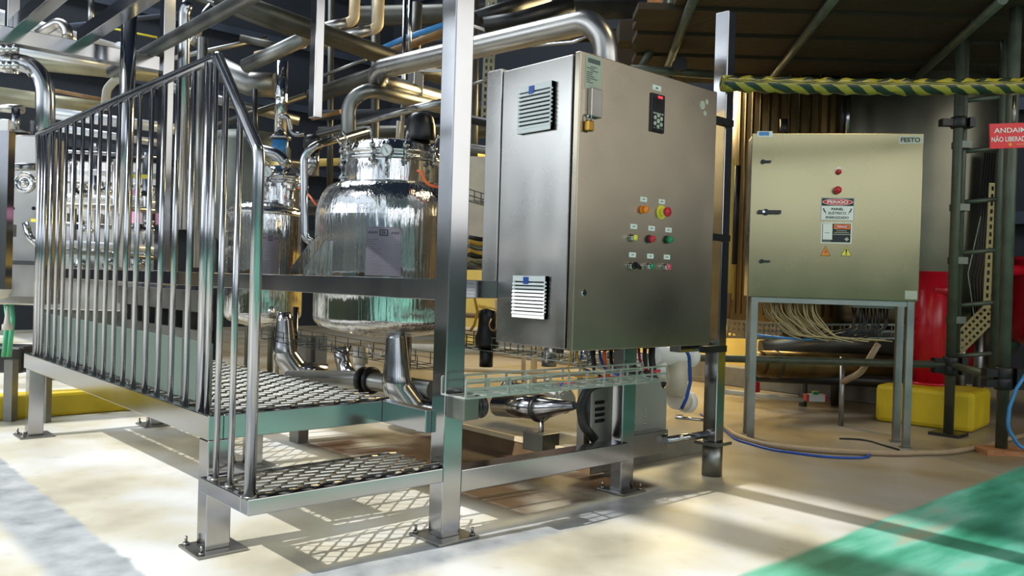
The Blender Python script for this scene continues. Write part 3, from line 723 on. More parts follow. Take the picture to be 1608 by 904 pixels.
# bottom outlets: swelling elbow pipes
def outlet(parent, px, D, top, bottom):
    k = (bottom-top)/107; P = [aD(px, top, D), aD(px+1, bottom-28*k, D), aD(px+26*k, bottom+6*k, D+.02), aD(px+80*k, bottom+12*k, D+.05)]
    pts = fillet([P[0], P[0].lerp(P[1], .2), P[0].lerp(P[1], .4), P[0].lerp(P[1], .6), P[0].lerp(P[1], .8)]+P[1:], .10); n = len(pts)
    rs = [.042+.030*min(1, i/5.0) for i in range(n)]
    MB().tube(pts, rs, 24).build('bottom_outlet', 'stainless', parent)
outlet(t1, 622, 4.05, 512, 640); outlet(t2, 446, 5.05, 490, 580)
for (c, R, t) in ((T1, R1, t1), (T2, R2, t2)):
    for k in range(3):
        an = 1.6+k*2.1 if k else 2.2; x = c[0]+math.cos(an)*R*.8; y = c[1]+math.sin(an)*R*.8
        if y < c[1]: y = c[1]+.12; x = c[0]+R*.85
        MB().cyl((x, y, .10), (x, y, .70), .022, seg=14).build('leg', 'stainless', t)
# orange sensor cables on the tank tops
def wire(pts, r, mat, label, cat='cable', group=None, name='cable', bend=.06, seg=8):
    return MB().tube(pts, r, seg, bend).build(name, mat, label=label, cat=cat, group=group, org=pts[-1])
wire([aD(656, 268, 3.97), aD(662, 270, 3.95), aD(668, 286, 3.93), aD(680, 293, 3.92), aD(700, 294, 3.95)], .007, 'orange_cable', 'orange cable curling over the dome of the large tank')
wire([aD(468, 295, 5.0), aD(476, 297, 5.0), aD(488, 310, 4.9), aD(497, 322, 4.8)], .007, 'orange_cable', 'orange cable behind the bent pipe, between the tanks')
# drive motor on the large tank
mt = thing('tank_motor', 'dark rounded motor hood on top of the large tank', 'motor', aD(660, 222, 4.25))
MB().lathe(aD(660, 222, 4.25), FZ, [(.075, 0), (.078, .02), (.074, .08), (.062, .125), (.045, .142), (0.001, .150)], 28).build('hood', 'black_plastic', mt)
MB().lathe(aD(660, 222, 4.25)-Vector((0, 0, .05)), FZ, [(.05, 0), (.05, .05)], 24).build('flange', 'dark_metal', mt)
mt = thing('tank_motor', 'small dark motor hood behind the bent pipe, left of the large tank', 'motor', aD(491, 233, 4.9))
MB().lathe(aD(491, 233, 4.9), FZ, [(.055, 0), (.055, .05), (.04, .075), (0.001, .085)], 24).build('hood', 'black_plastic', mt)
MB().lathe(aD(491, 233, 4.9)-Vector((0, 0, .16)), FZ, [(.04, 0), (.04, .16)], 24).build('flange', 'stainless', mt)
# polished stack over the second tank
st = thing('exhaust_stack', 'upright polished pipe with a blue collar above the second tank', 'pipe', aD(441, 252, 5.3))
a = aD(440, 97, 5.3); b = aD(440, 215, 5.3); MB().cyl((b.x, b.y, b.z), (b.x, b.y, a.z), .038, seg=24).build('shaft', 'mirror_steel', st)
MB().lathe((b.x, b.y, b.z-.015), FZ, [(.07, 0), (.07, .018), (.05, .02)], 24).build('flange', 'stainless_tube', st)
MB().lathe((b.x, b.y, b.z-.15), FZ, [(.05, 0), (.05, .13)], 24).build('collar', 'blue_paint', st, label='blue collar')
mb = MB()
for sx in (-1, 1): mb.cyl((b.x+.055*sx, b.y+.02*sx, b.z-.15), (b.x+.055*sx, b.y+.02*sx, b.z+.02), .006, seg=8)
mb.build('stud', 'stainless_tube', st)
MB().tube([aD(438, 183, 5.25), aD(452, 182, 5.25), aD(458, 212, 5.25), aD(478, 210, 5.25)], .016, 14, .06).build('side_branch', 'stainless_tube', st)

# ================================================================== PIPES
def pipe(pts, rpx, mat, label, bend=.09, group=None, name='pipe', flange=False, cat='pipe', sub=None):
    """pts: (px, py, depth); rpx: half thickness seen at the first point"""
    P = [aD(*p) for p in pts]; r = rpx*pts[0][2]/FPX
    mb = MB().tube(P, r, 20, bend)
    if flange:
        pp = fillet(P, bend)
        for i in (0, -1):
            d = (pp[1]-pp[0]) if i == 0 else (pp[-2]-pp[-1]); mb.lathe(pp[i]+d.normalized()*.02, d, [(r*1.0, 0), (r*1.25, .002), (r*1.25, .02), (r, .022)], 20)
    o = mb.build(name, mat, label=label, cat=cat, group=group, org=(P[0]+P[-1])/2)
    o['_r'] = r; del o['_r']
    return o
# insulated polished line over the cabinet
pipe([(700, 158, 5.6), (588, 127, 5.0), (600, 108, 4.9), (925, 33, 3.85), (950, 60, 3.80), (955, 160, 3.80)], 13.5, 'stainless_brushed', 'thick polished pipe rising over the large cabinet and elbowing down behind it', .13)
pipe([(548, 300, 4.9), (547, 160, 4.9), (576, 140, 4.9), (700, 170, 5.5)], 11.5, 'stainless_dull', 'grey pipe elbow standing left of the large tank lid', .13)
pipe([(340, -8, 5.0), (420, 22, 5.1), (700, 122, 6.0)], 16, 'insulation_dark', 'thick dark insulated pipe slanting down behind the tall posts')
pipe([(385, 104, 6.2), (480, 60, 5.9)], 11, 'stainless_dull', 'grey pipe with pipe clamp left of the middle post')
pipe([(402, 86, 6.4), (478, 70, 6.2)], 5.5, 'pipe_cream', 'thin tan pipe below the grey clamped pipe')
pipe([(490, 152, 6.6), (640, 100, 6.0)], 12, 'insulation_dark', 'dark pipe crossing behind the middle post')
pipe([(500, 210, 5.4), (650, 170, 5.0), (700, 160, 4.8)], 5.5, 'stainless_tube', 'slim steel pipe sloping up to the right behind the tank motor')
pipe([(505, 120, 6.4), (575, 93, 6.2)], 2.6, 'stainless_dull', 'very thin steel line under the dark pipe')
pipe([(490, 186, 6.6), (535, 175, 6.5)], 3.5, 'pipe_rust', 'rusty orange pipe stub behind the middle post')
for (x, lab) in ((0, 'left of a pair of down-curving pipes with cream elbows at the top edge'), (38, 'right of a pair of down-curving pipes with cream elbows at the top edge')):
    u = thing('elbow_pipe', lab, 'pipe', aD(540+x, 40, 6.2))
    MB().tube([aD(500+x, 46+x*.28, 6.2), aD(545+x, 36+x*.28, 6.2)], .042, 18).build('shaft', 'stainless_brushed', u)
    MB().tube([aD(543+x, 37+x*.28, 6.2), aD(556+x, 32+x*.28, 6.2), aD(558+x, -20, 6.2)], .040, 18, .10).build('elbow', 'pipe_cream', u, label='cream elbow')
pipe([(600, 76, 6.3), (636, 60, 6.2), (700, 38, 6.0)], 4.2, 'blue_paint', 'blue pipe beside the twin risers')
pipe([(606, 84, 6.5), (700, 50, 6.2)], 6, 'pipe_rust', 'rusty brown pipe under the blue one')
pipe([(636, -10, 5.6), (631, 225, 5.6)], 3.2, 'stainless_tube', 'thin polished riser, left one of the pair by the tank motor')
pipe([(644, 0, 5.7), (642, 95, 5.7)], 3.2, 'stainless_tube', 'thin polished riser, right one of the pair by the tank motor')
pipe([(655, 5, 6.6), (651, 110, 6.6)], 8.5, 'insulation_dark', 'short thick dark riser behind the twin thin risers')
pipe([(626, 190, 5.5), (624, 224, 5.5)], 3.2, 'white_dirty', 'short cream tube standing next to the tank motor')
MBx = MB()
br = thing('pipe_bracket', 'square steel bracket post under the thick polished pipe', 'bracket', aD(655, 175, 5.3))
MB().obox(aD(652, 142, 5.3), (1, 0, 0), (0, 1, 0), (0, 0, 1), .036, .036, .13).build('upright', 'stainless_brushed', br, bevel=.003)
MB().obox(aD(675, 112, 5.3), (.67, .74, 0), (-.74, .67, 0), (0, 0, 1), .12, .03, .012).build('arm', 'stainless_brushed', br, bevel=.002)
pipe([(490, 381, 4.35), (478, 372, 4.35), (477, 246, 4.35), (492, 229, 4.35), (575, 206, 4.7)], 6.2, 'stainless_tube', 'bent polished pipe descending between the two tanks', .08)
pipe([(690, 8, 5.8), (640, -6, 5.8)], 8, 'insulation_dark', 'short dark pipe at the top edge left of the tall post') if 0 else None
pipe([(745, 30, 6.2), (860, -8, 6.6)], 12, 'pipe_black', 'black flaking pipe at the top edge above the polished pipe')
pipe([(760, 40, 6.0), (812, 32, 6.0), (900, 6, 6.0)], 13, 'pipe_black', 'scuffed black pipe with a clamp over the large cabinet')
pipe([(700, 85, 6.0), (900, 66, 5.4), (935, 52, 5.3)], 2.2, 'stainless_tube', 'thin bright line under the thick polished pipe')
pipe([(735, 187, 5.6), (1010, 240, 5.6)], 7, 'pipe_black', 'dark pipe glimpsed between tall post and cabinet, upper one')
pipe([(730, 231, 5.6), (1010, 270, 5.6)], 7, 'stainless_dull', 'grey pipe glimpsed between tall post and cabinet, lower one')
pipe([(742, 132, 5.9), (776, 122, 5.9)], 2.5, 'stainless_dull', 'thin tube between tall post and cabinet')
pipe([(735, 38, 6), (785, 55, 6)], 2.4, 'white_dirty', 'thin pale conduit right of the tall post')
# top-left group
big = [( -20, 24, 7.0), (190, 84, 7.9)]
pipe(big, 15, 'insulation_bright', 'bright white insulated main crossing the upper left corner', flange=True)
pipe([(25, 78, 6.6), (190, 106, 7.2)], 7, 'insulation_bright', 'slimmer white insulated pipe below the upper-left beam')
pipe([(-20, 90, 8.6), (255, 118, 9.0)], 13, 'insulation_tan', 'tan insulated pipe below the white ones')
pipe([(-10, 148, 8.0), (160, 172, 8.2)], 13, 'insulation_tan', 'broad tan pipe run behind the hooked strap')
pipe([(85, 142, 7.6), (170, 158, 7.6)], 3, 'pipe_rust', 'thin copper-coloured line above the broad tan pipe')
pipe([(60, 54, 6.5), (92, 34, 6.5), (106, 44, 6.5), (106, 62, 6.5)], 8, 'stainless_brushed', 'small gooseneck pipe on top of the upper-left beam', .10)
pipe([(0, 96, 4.5), (48, 100, 4.5), (71, 130, 4.5), (72, 300, 4.5)], 14, 'stainless_tube', 'polished elbow pipe dropping behind the far end of the handrail', .22)
mb = MB()
cl = thing('pipe_clamp', 'cluster of polished clamp nuts on the left elbow pipe', 'clamp', aD(14, 100, 4.4))
for k in range(6):
    p = aD(4+(k % 3)*10, 76+(k//3)*26, 4.40); MB().lathe(p-Vector((0, 0, .02)), FZ, [(.012, 0), (.02, .006), (.02, .03), (.010, .04)], 10).build('clamp_nut', 'mirror_steel', cl)
MB().cyl(aD(-8, 96, 4.5), aD(26, 98, 4.5), .060, seg=20).build('clamp_band', 'mirror_steel', cl)
pipe([(204, -10, 4.6), (192, 420, 4.6)], 11.5, 'stainless_tube', 'tall upright polished pipe behind the railing, left of the second post', .1)
pipe([(143, -5, 5.6), (143, 46, 5.6)], 4.5, 'stainless_brushed', 'short bright hanger rod at the top left')
hk = thing('pipe_strap', 'bent flat white strap hooked round a pipe, left of the upright pipe', 'strap', aD(168, 170, 5.5))
MB().tube([aD(164, 172, 5.5), aD(168, 140, 5.5), aD(180, 126, 5.5), aD(198, 124, 5.5)], .028, 8, .06, flat=.35).build('strap_band', 'white_dirty', hk)
pipe([(-10, 168, 5.8), (36, 172, 5.8)], 7, 'stainless_brushed', 'upper grey pipe stub at the left edge')
pipe([(-10, 192, 5.6), (20, 195, 5.6)], 7, 'stainless_brushed', 'lower grey pipe stub at the left edge')
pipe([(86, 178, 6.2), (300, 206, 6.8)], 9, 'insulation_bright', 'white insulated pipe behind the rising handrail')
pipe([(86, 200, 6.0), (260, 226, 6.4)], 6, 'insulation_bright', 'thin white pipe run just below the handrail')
pipe([(25, 170, 5.2), (24, 215, 5.2)], 6, 'stainless_tube', 'short upright pipe at the left edge')
pipe([(52, 190, 5.0), (50, 420, 5.0)], 5, 'stainless_tube', 'bright slim riser beside the left elbow pipe')
pipe([(296, 4, 5.0), (289, 18, 5.0), (287, 360, 5.0)], 9, 'stainless_tube', 'riser pipe just right of the second square post', .1)
pipe([(300, 70, 5.6), (318, 30, 5.6), (334, 10, 5.6)], 8, 'stainless_tube', 'curved polished branch right of the second square post', .1)
pipe([(318, 60, 5.3), (312, 420, 5.3)], 8, 'stainless_dull', 'dull upright pipe behind the handrail corner')
pipe([(330, 100, 6.5), (392, 132, 6.5), (432, 134, 6.5)], 19, 'stainless_dull', 'wide grey duct section left of the polished stack')
pipe([(400, 140, 6.0), (402, 235, 6.0)], 4, 'dark_metal', 'dark upright line left of the polished stack')
pipe([(378, 60, 7.5), (460, 78, 7.5)], 6, 'insulation_dark', 'dark conduit behind the handrail corner')
pipe([(402, 232, 5.1), (440, 244, 5.1), (452, 262, 5.1)], 9, 'stainless_tube', 'curved steel pipe arching over the second tank lid', .12)
# yellow cable trunking high up
pipe([(178, 45, 9.0), (247, 59, 9.2)], 1.6, 'yellow_plastic', 'thin yellow cable duct high in the upper left', cat='duct')
# behind the balusters
rows = [(238, 5.6, 3.0, 'stainless_tube', 'thin polished line, topmost behind the railing bars'),
        (268, 6.0, 5.0, 'insulation_bright', 'white line second from top behind the railing bars'),
        (285, 6.2, 3.0, 'stainless_dull', 'dull thin line under the white one behind the railing bars'),
        (310, 5.6, 6.5, 'insulation_bright', 'broad bright pipe at mid height behind the railing bars'),
        (322, 5.5, 5.0, 'stainless_brushed', 'grey pipe touching the broad bright one behind the railing'),
        (352, 6.2, 4.0, 'stainless_dull', 'dull pipe below the pink labels behind the railing'),
        (383, 5.4, 6.0, 'insulation_bright', 'bright lower pipe behind the railing bars'),
        (396, 5.4, 4.0, 'stainless_dull', 'lowest dark line above the mid rail behind the railing')]
for y, D, r, mt_, lab in rows:
    pipe([(84, y-2, D), (262, y+10, D+.4)], r, mt_, lab)
for px, top, bot, D, r, mt_, lab in ((115, 250, 400, 5.9, 5, 'stainless_tube', 'first upright tube from the left behind the railing bars'), (150, 226, 400, 6.3, 6, 'stainless_tube', 'second upright tube from the left behind the railing bars'),
        (181, 250, 405, 5.8, 5, 'stainless_brushed', 'third upright tube from the left behind the railing bars'), (231, 240, 410, 5.9, 7, 'stainless_tube', 'stout upright tube behind the railing, near the second post')):
    pipe([(px, top, D), (px, bot, D)], r, mt_, lab, flange=True)
for px, py, D in ((130, 300, 5.4), (165, 296, 5.4), (212, 300, 5.3), (240, 305, 5.3), (210, 357, 5.2), (135, 357, 5.4), (233, 357, 5.2)):
    v = thing('pipe_valve', {(130): 'small valve on the mid pipe, leftmost behind the bars', 165: 'small valve second from left on the mid pipe', 212: 'small valve under the pink label', 240: 'small valve nearest the square post on the mid pipe', 210: 'dark knob valve on the lower row, middle one', 135: 'dark knob valve on the lower row, left one', 233: 'dark knob valve on the lower row, right one'}[px], 'valve', aD(px, py, D))
    c = aD(px, py, D); MB().lathe(c-Vector((0, 0, .04)), FZ, [(.03, 0), (.045, .01), (.045, .03), (.03, .04), (.03, .07), (.04, .08), (.001, .09)], 16).build('body', 'mirror_steel', v)
    MB().cyl(c+Vector((.02, -.04, .0)), c+Vector((.03, -.07, .0)), .018, seg=12).build('knob', 'black_plastic', v)
for px, py, w_, h_, D, lab in ((212, 302, 7, 4, 5.15, 'upper pink tag behind the railing bars'), (209, 341, 12, 9, 5.05, 'lower pink tag behind the railing bars')):
    MB().obox(aD(px, py, D), (.67, .74, 0), (-.74, .67, 0), (0, 0, 1), w_*D/FPX, .002, h_*D/FPX).build('pipe_tag', 'pink_label', label=lab, cat='tag')
MB().obox(aD(222, 277, 5.2), (.67, .74, 0), (-.74, .67, 0), (0, 0, 1), .06, .003, .013).build('pipe_tag', 'yellow_plastic', label='yellow marker strip on the pipes behind the railing', cat='tag')
# lower skid beam with dark square openings, behind the railing
sk = thing('skid_frame', 'long grey box beam with square cut-outs behind the lower railing', 'frame', aD(180, 560, 5.4))
q0 = aY(60, 480, 1.05); q1 = aY(430, 500, 1.05)
mb = MB(); X_0, X_1 = q0.x, -2.75
mb.box((X_0, 1.05, .64), (X_1, 1.11, .78)); mb.box((X_0, 1.05, .30), (X_1, 1.11, .52))
n_ = 16
for k in range(n_+1):
    x = X_0+(X_1-X_0)*k/n_; mb.box((x-.05, 1.05, .52), (x+.05, 1.11, .64))
mb.build('side_beam', 'stainless_dull', sk)
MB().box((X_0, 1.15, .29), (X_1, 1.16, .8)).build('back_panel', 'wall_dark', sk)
for x in (X_0+.1, -3.2, -1.5):
    MB().box((x, 1.05, 0), (x+.1, 1.11, .30)).build('leg', 'stainless_dull', sk)
# pipes under the tanks
pipe([(380, 588, 4.75), (560, 612, 4.3), (640, 628, 4.1)], 17, 'stainless_dull', 'thick steel pipe lying under the tanks behind the deck', .1) if 0 else None
u = thing('pipe_run', 'thick grey pipe with black clamp rings under the tanks', 'pipe', aD(560, 600, 4.35))
MB().tube([aD(455, 594, 4.75), aD(568, 596, 4.4), aD(680, 612, 4.1)], .048, 20).build('shaft', 'stainless_dull', u)
for px in (570, 581):
    c = aD(px, 597, 4.37); d = (aD(680, 612, 4.1)-aD(455, 594, 4.75)).normalized(); MB().lathe(c, d, [(.05, 0), (.072, .003), (.072, .018), (.05, .021)], 24).build('clamp_ring', 'black_plastic', u, label='black clamp ring')
pipe([(535, 545, 4.9), (540, 580, 4.9), (560, 600, 4.8), (590, 604, 4.7)], 12, 'stainless', 'curved steel elbow under the large tank', .15)
for px, w_ in ((483, 12), (500, 8)):
    MB().obox(aD(px, 560, 5.2), (1, 0, 0), (0, 1, 0), FZ, w_*5.2/FPX, .04, .13).build('support_block', 'stainless_dull', label='grey square support under the tanks, %s one' % ('left' if px == 483 else 'right'), cat='support')
vv = thing('valve_actuator', 'upright round valve actuator with clear base under the large tank', 'valve', aD(567, 585, 4.5))
MB().cyl(aD(566, 571, 4.5), aD(566, 545, 4.5), .040, seg=20).build('body', 'white_dirty', vv); MB().cyl(aD(566, 578, 4.5), aD(566, 571, 4.5), .026, seg=16).build('base', 'white_plastic', vv)
wire([aD(579, 540, 4.4), aD(585, 556, 4.4), aD(595, 562, 4.4), aD(604, 548, 4.4)], .005, 'white_plastic', 'white loop of cable under the large tank')
wire([aD(520, 540, 4.4), aD(533, 552, 4.4), aD(546, 556, 4.4), aD(551, 542, 4.4)], .005, 'black_plastic', 'black loop of cable under the large tank')
# wire cable trays
def basket(name, label, A, B, wdt, hgt, nx, parts=3, mat='galvanised', r=.0025):
    A = Vector(A); B = Vector(B); d = (B-A).normalized(); s = d.cross(FZ).normalized(); L = (B-A).length; mb = MB()
    def b(p, q): mb.bar(p, q, r*2, r*2, up=(0.1, .2, 1) if abs((Vector(q)-Vector(p)).normalized().z) < .9 else (1, 0, 0))
    for k in range(4):
        b(A+s*(wdt*k/3), B+s*(wdt*k/3))
    for sd in (0, 1):
        for k in range(1, parts+1): b(A+s*(wdt*sd)+FZ*(hgt*k/parts), B+s*(wdt*sd)+FZ*(hgt*k/parts))
    for k in range(nx+1):
        p = A+d*(L*k/nx); b(p, p+s*wdt); b(p, p+FZ*hgt); b(p+s*wdt, p+s*wdt+FZ*hgt)
    return mb.build(name, mat, label=label, cat='cable tray', org=(A+B)/2)
basket('cable_tray', 'wire mesh cable tray in front, ending beside the tall post', (.50, .64, .507), (.50, 1.73, .505), -.13, .060, 11, 2, 'galvanised_bright', .0032)
basket('cable_tray', 'long wire mesh cable tray behind, running under the large cabinet', (-.9, 1.75, .56), (.10, 2.1, .50), .20, .07, 14, 2)
basket('cable_tray', 'rust-tinged wire cable tray under the tanks', aD(455, 530, 5.2), aD(700, 575, 4.3), .2, .06, 12, 2, 'dark_metal', .0016)

# ================================================================== UNDER THE LARGE CABINET
g1 = thing('motor_guard', 'grey sheet-metal motor guard with louvres and chamfered corner, right of the short post', 'guard', (.08, 1.86, .13))
prof = [(1.60, .125), (2.215, .125), (2.215, .395), (2.165, .447), (1.60, .447)]
prof = [(1.775, .125), (2.10, .125), (2.10, .40), (2.05, .450), (1.775, .450)]
MB().prism([(.22, y, z) for y, z in prof], (-.27, 0, 0)).build('guard_shell', 'stainless_dull', g1, bevel=.003)
MB().prism([(.223, y, z) for y, z in prof], (.003, 0, 0)).build('front_sheet', 'guard_grey', g1, bevel=.001)
mb = MB()
for c_ in (0, 1):
    for k in range(6):
        y = 1.86+c_*.075; z = .33-k*.033; mb.lathe((.226, y, z), FX, [(.006, 0), (.004, .004), (.0005, .005)], 8)
mb.build('rivet', 'stainless_tube', g1)
g2 = thing('vented_housing', 'narrow grey housing with four louvres, left of the short post', 'housing', (.15, 1.55, .16))
a_ = aX(931, 600, .20); b_ = aX(957, 690, .20)
MB().box((.188, a_.y, b_.z-.03), (.20, b_.y+.02, a_.z)).build('shell', 'guard_grey', g2, bevel=.004)
mb = MB()
for py in (633, 643.5, 652.5, 662):
    p = aX(934, py, .20); q = aX(948, py, .20); mb.prism([(.2, p.y, p.z-.006), (.2, p.y, p.z+.010), (.209, p.y, p.z+.006)], (0, q.y-p.y, 0))
mb.build('louvre', 'dark_metal', g2)
MB().cyl((.10, 1.765, .16), (.10, 1.765, .42), .07, seg=24).build('motor_drum', 'pipe_black', org=(.10, 1.765, .16), label='black drum between the short post and the grey guard', cat='motor')
pc = thing('reducer_pipe', 'polished pipe with a cone reducer ending at the black hose, under the large cabinet', 'pipe', aD(860, 660, 4.25))
P_a = aD(783, 636, 4.45); P_b = aD(851, 641, 4.15); P_c = aD(903, 636.5, 3.95); d = (P_b-P_a).normalized()
MB().tube([P_a, P_b], .058, 28).build('shaft', 'stainless', pc)
L2 = (P_c-P_b).length; MB().lathe(P_b, P_c-P_b, [(.058, 0), (.062, .003), (.062, .012), (.052, .03), (.018, L2)], 28).build('cone', 'stainless', pc)
MB().lathe(P_b-d*.03, d, [(.058, 0), (.070, .003), (.070, .022), (.058, .025)], 28).build('clamp_ring', 'dark_metal', pc)
MB().cyl((P_b.x, P_b.y, .12), (P_b.x, P_b.y, P_b.z-.055), .013, seg=12).build('stand', 'stainless_dull', pc)
MB().obox((P_b.x, P_b.y, .115), (1, 0, 0), (0, 1, 0), FZ, .07, .06, .045).build('support_block', 'insulation_dark', label='low dark block carrying the cone pipe stand', cat='block', bevel=.004)
pipe([(795, 612, 4.9), (880, 628, 4.6), (892, 630, 4.55)], 15, 'stainless_brushed', 'pale pipe with dark rings behind the cone reducer', flange=True)
bxx = thing('junction_box', 'small grey square box with black gasket at the end of the wire tray', 'box', aD(735, 650, 3.5))
A_ = aX(742, 632, .22)
MB().box((.40, .635, .432), (.50, .70, .504)).build('shell', 'galvanised', bxx, bevel=.003)
MB().lathe((.45, .71, .468), FY, [(.036, 0), (.042, .006), (.042, .016), (.034, .02), (.034, .026), (.042, .03), (.042, .040), (.034, .044)], 28).build('gasket_ring', 'pipe_black', bxx)
wire([aD(950, 600, 3.62), aD(925, 606, 3.60), aD(911, 636, 3.60), aD(916, 668, 3.60), aD(934, 690, 3.62)], .020, 'pipe_black', 'thick black hose looping left of the vented housing', 'hose', name='hose', bend=.08, seg=14)
MB().cyl((.10, 1.15, .585), (.10, 1.15, .40), .033, seg=20).build('connector', 'dark_metal', label='round dark connector hanging in the tray under the cabinet corner', cat='connector') if 0 else None
pipe([(862, 543, 4.2), (862, 575, 4.2)], 12, 'stainless_brushed', 'short round steel spool under the cabinet, left one')
pipe([(922, 550, 4.3), (922, 575, 4.3)], 10, 'stainless', 'short round steel spool under the cabinet, middle one')
pipe([(979, 543, 4.3), (979, 585, 4.3)], 14, 'stainless', 'short round steel spool under the cabinet, right one')
# cables dropping from the cabinet floor
for px, D, r, mat, sag, lab in ((914, 3.72, .005, 'blue_plastic', 575, 'blue wire dropping from the large cabinet'), (932, 3.70, .011, 'pipe_black', 588, 'thick black cable leftmost under the large cabinet'),
        (950, 3.68, .008, 'orange_cable', 590, 'orange cable hanging under the large cabinet'), (960, 3.70, .008, 'pipe_black', 590, 'black cable beside the orange one'),
        (1013, 3.95, .010, 'pipe_black', 592, 'black cable left of the white valves'), (1024, 3.95, .016, 'pipe_black', 595, 'thick black conduit next to the white valves'),
        (897, 3.72, .004, 'cable_yellow', 585, 'yellow wire under the cabinet corner')):
    wire([aD(px, 545, D), aD(px-1, 560, D), aD(px+(3 if px > 930 else -8), sag, D), aD(px+20, sag+10, D)], r, mat, lab, bend=.04)
for k in range(7):
    rg = random.Random(k); y0 = .95+.03*k
    pts = [(.42+rg.uniform(-.03, .05), 1.08+rg.uniform(-.05, .05)+t*.11, .516+rg.uniform(0, .02)) for t in range(5)]
    MB().tube(pts, .0035, 8, .05).build('cable', ('orange_cable', 'white_dirty', 'blue_plastic', 'pink_plastic', 'pipe_black', 'cable_yellow', 'red_plastic')[k], label='thin %s wire lying in the front wire tray' % ('orange', 'white', 'blue', 'pink', 'black', 'yellow', 'red')[k], cat='cable')
# white plastic valves
wv = thing('plastic_valve', 'large white plastic valve with round cap under the right end of the cabinet', 'valve', aD(1055, 600, 4.5))
MB().tube([aD(1028, 558, 4.4), aD(1062, 559, 4.5), aD(1086, 558, 4.55)], .050, 24).build('barrel', 'white_plastic', wv)
MB().lathe(aD(1076, 558, 4.52), aD(1100, 558, 4.6)-aD(1076, 558, 4.52), [(.055, 0), (.066, .01), (.066, .05), (.056, .06), (.0, .062)], 10).build('cap', 'white_plastic', wv)
MB().tube([aD(1062, 565, 4.5), aD(1062, 620, 4.5)], .060, 24).build('body', 'white_dirty', wv); MB().tube([aD(1037, 565, 4.42), aD(1037, 592, 4.42)], .034, 20).build('neck', 'white_plastic', wv)
wv = thing('plastic_valve', 'small white plastic coupling beside the grey guard', 'valve', aD(1080, 640, 4.6))
MB().tube([aD(1060, 628, 4.5), aD(1076, 630, 4.6)], .05, 20).build('body', 'white_dirty', wv); MB().lathe(aD(1074, 630, 4.6), aD(1090, 631, 4.66)-aD(1074, 630, 4.6), [(.05, 0), (.062, .008), (.062, .045), (.0, .05)], 12).build('cap', 'white_plastic', wv)
MB().obox(aD(1009, 575, 4.45), (.67, .74, 0), (-.74, .67, 0), FZ, .035, .02, .075).build('terminal_block', 'white_plastic', label='white block left of the white valves', cat='block', bevel=.004)
wire([aD(1072, 545, 4.2), aD(1082, 556, 4.2), aD(1084, 600, 4.2), aD(1078, 625, 4.2), aD(1070, 642, 4.2)], .009, 'blue_plastic', 'blue hose hanging in front of the white valves', 'hose', name='hose', seg=10)
pipe([(1060, 655, 4.6), (1110, 660, 4.6)], 2.5, 'stainless_tube', 'thin tube between grey guard and the end post')
# actuator seen in the gap
ac = thing('valve_actuator', 'black round actuator seen in the gap between post and cabinet', 'valve', aD(764, 520, 4.3))
c = aD(764, 545, 4.3); MB().lathe(c, FZ, [(.055, 0), (.06, .02), (.062, .05), (.05, .08), (.045, .13), (.048, .19), (0.001, .20)], 24).build('body', 'pipe_black', ac); MB().lathe(c-Vector((0, 0, .10)), FZ, [(.035, 0), (.035, .1)], 20).build('stem', 'dark_metal', ac)
wire([aD(742, 450, 4.6), aD(750, 490, 4.6), aD(745, 510, 4.6), aD(738, 520, 4.6)], .008, 'cable_yellow', 'yellow cable curving left of the black actuator')
wire([aD(772, 500, 4.0), aD(767, 512, 4.0), aD(775, 522, 4.0), aD(786, 505, 4.0), aD(784, 490, 4.0)], .004, 'pipe_rust', 'brown wire loop by the black actuator')
pipe([(752, 480, 5.0), (790, 490, 4.9)], 3, 'cable_yellow', 'yellow tube crossing the gap under the mid rail')
pipe([(779, 470, 5.0), (779, 545, 5.0)], 3, 'pipe_cream', 'cream tube standing in the gap left of the cabinet')
pipe([(775, 555, 4.8), (850, 548, 4.6)], 4, 'pipe_cream', 'cream pipe behind the trays, running level')
pipe([(822, 548, 4.9), (822, 600, 4.9)], 3.5, 'pipe_cream', 'cream standpipe behind the trays')
pipe([(730, 462, 6), (1100, 470, 6)], 4, 'red_paint', 'red pipe glimpsed in the gap under the mid rail')
# cable bundle in gap above rail
for k in range(7):
    MB().tube([aD(736, 372+k*7, 5.0-.03*k), aD(755, 376+k*7+((k*5) % 4), 5.0), aD(778, 374+k*6.6, 5.0)], .014, 10, .1).build('cable', ('pipe_black', 'cable_yellow', 'galvanised', 'cable_yellow', 'pipe_black', 'insulation_tan', 'galvanised')[k], label='cable number %s from the top in the gap bundle left of the cabinet' % ('one', 'two', 'three', 'four', 'five', 'six', 'seven')[k], cat='cable')
basket('cable_tray', 'wire tray corner in the gap left of the cabinet, above the cable bundle', aD(734, 315, 4.9), aD(785, 330, 5.2), .12, .07, 5, 2)
MB().obox(aD(758, 330, 6.6), (.67, .74, 0), (-.74, .67, 0), FZ, .30, .02, .42).build('wall_panel', 'white_dirty', label='peeling whitish panel seen between the tall post and the cabinet', cat='panel')

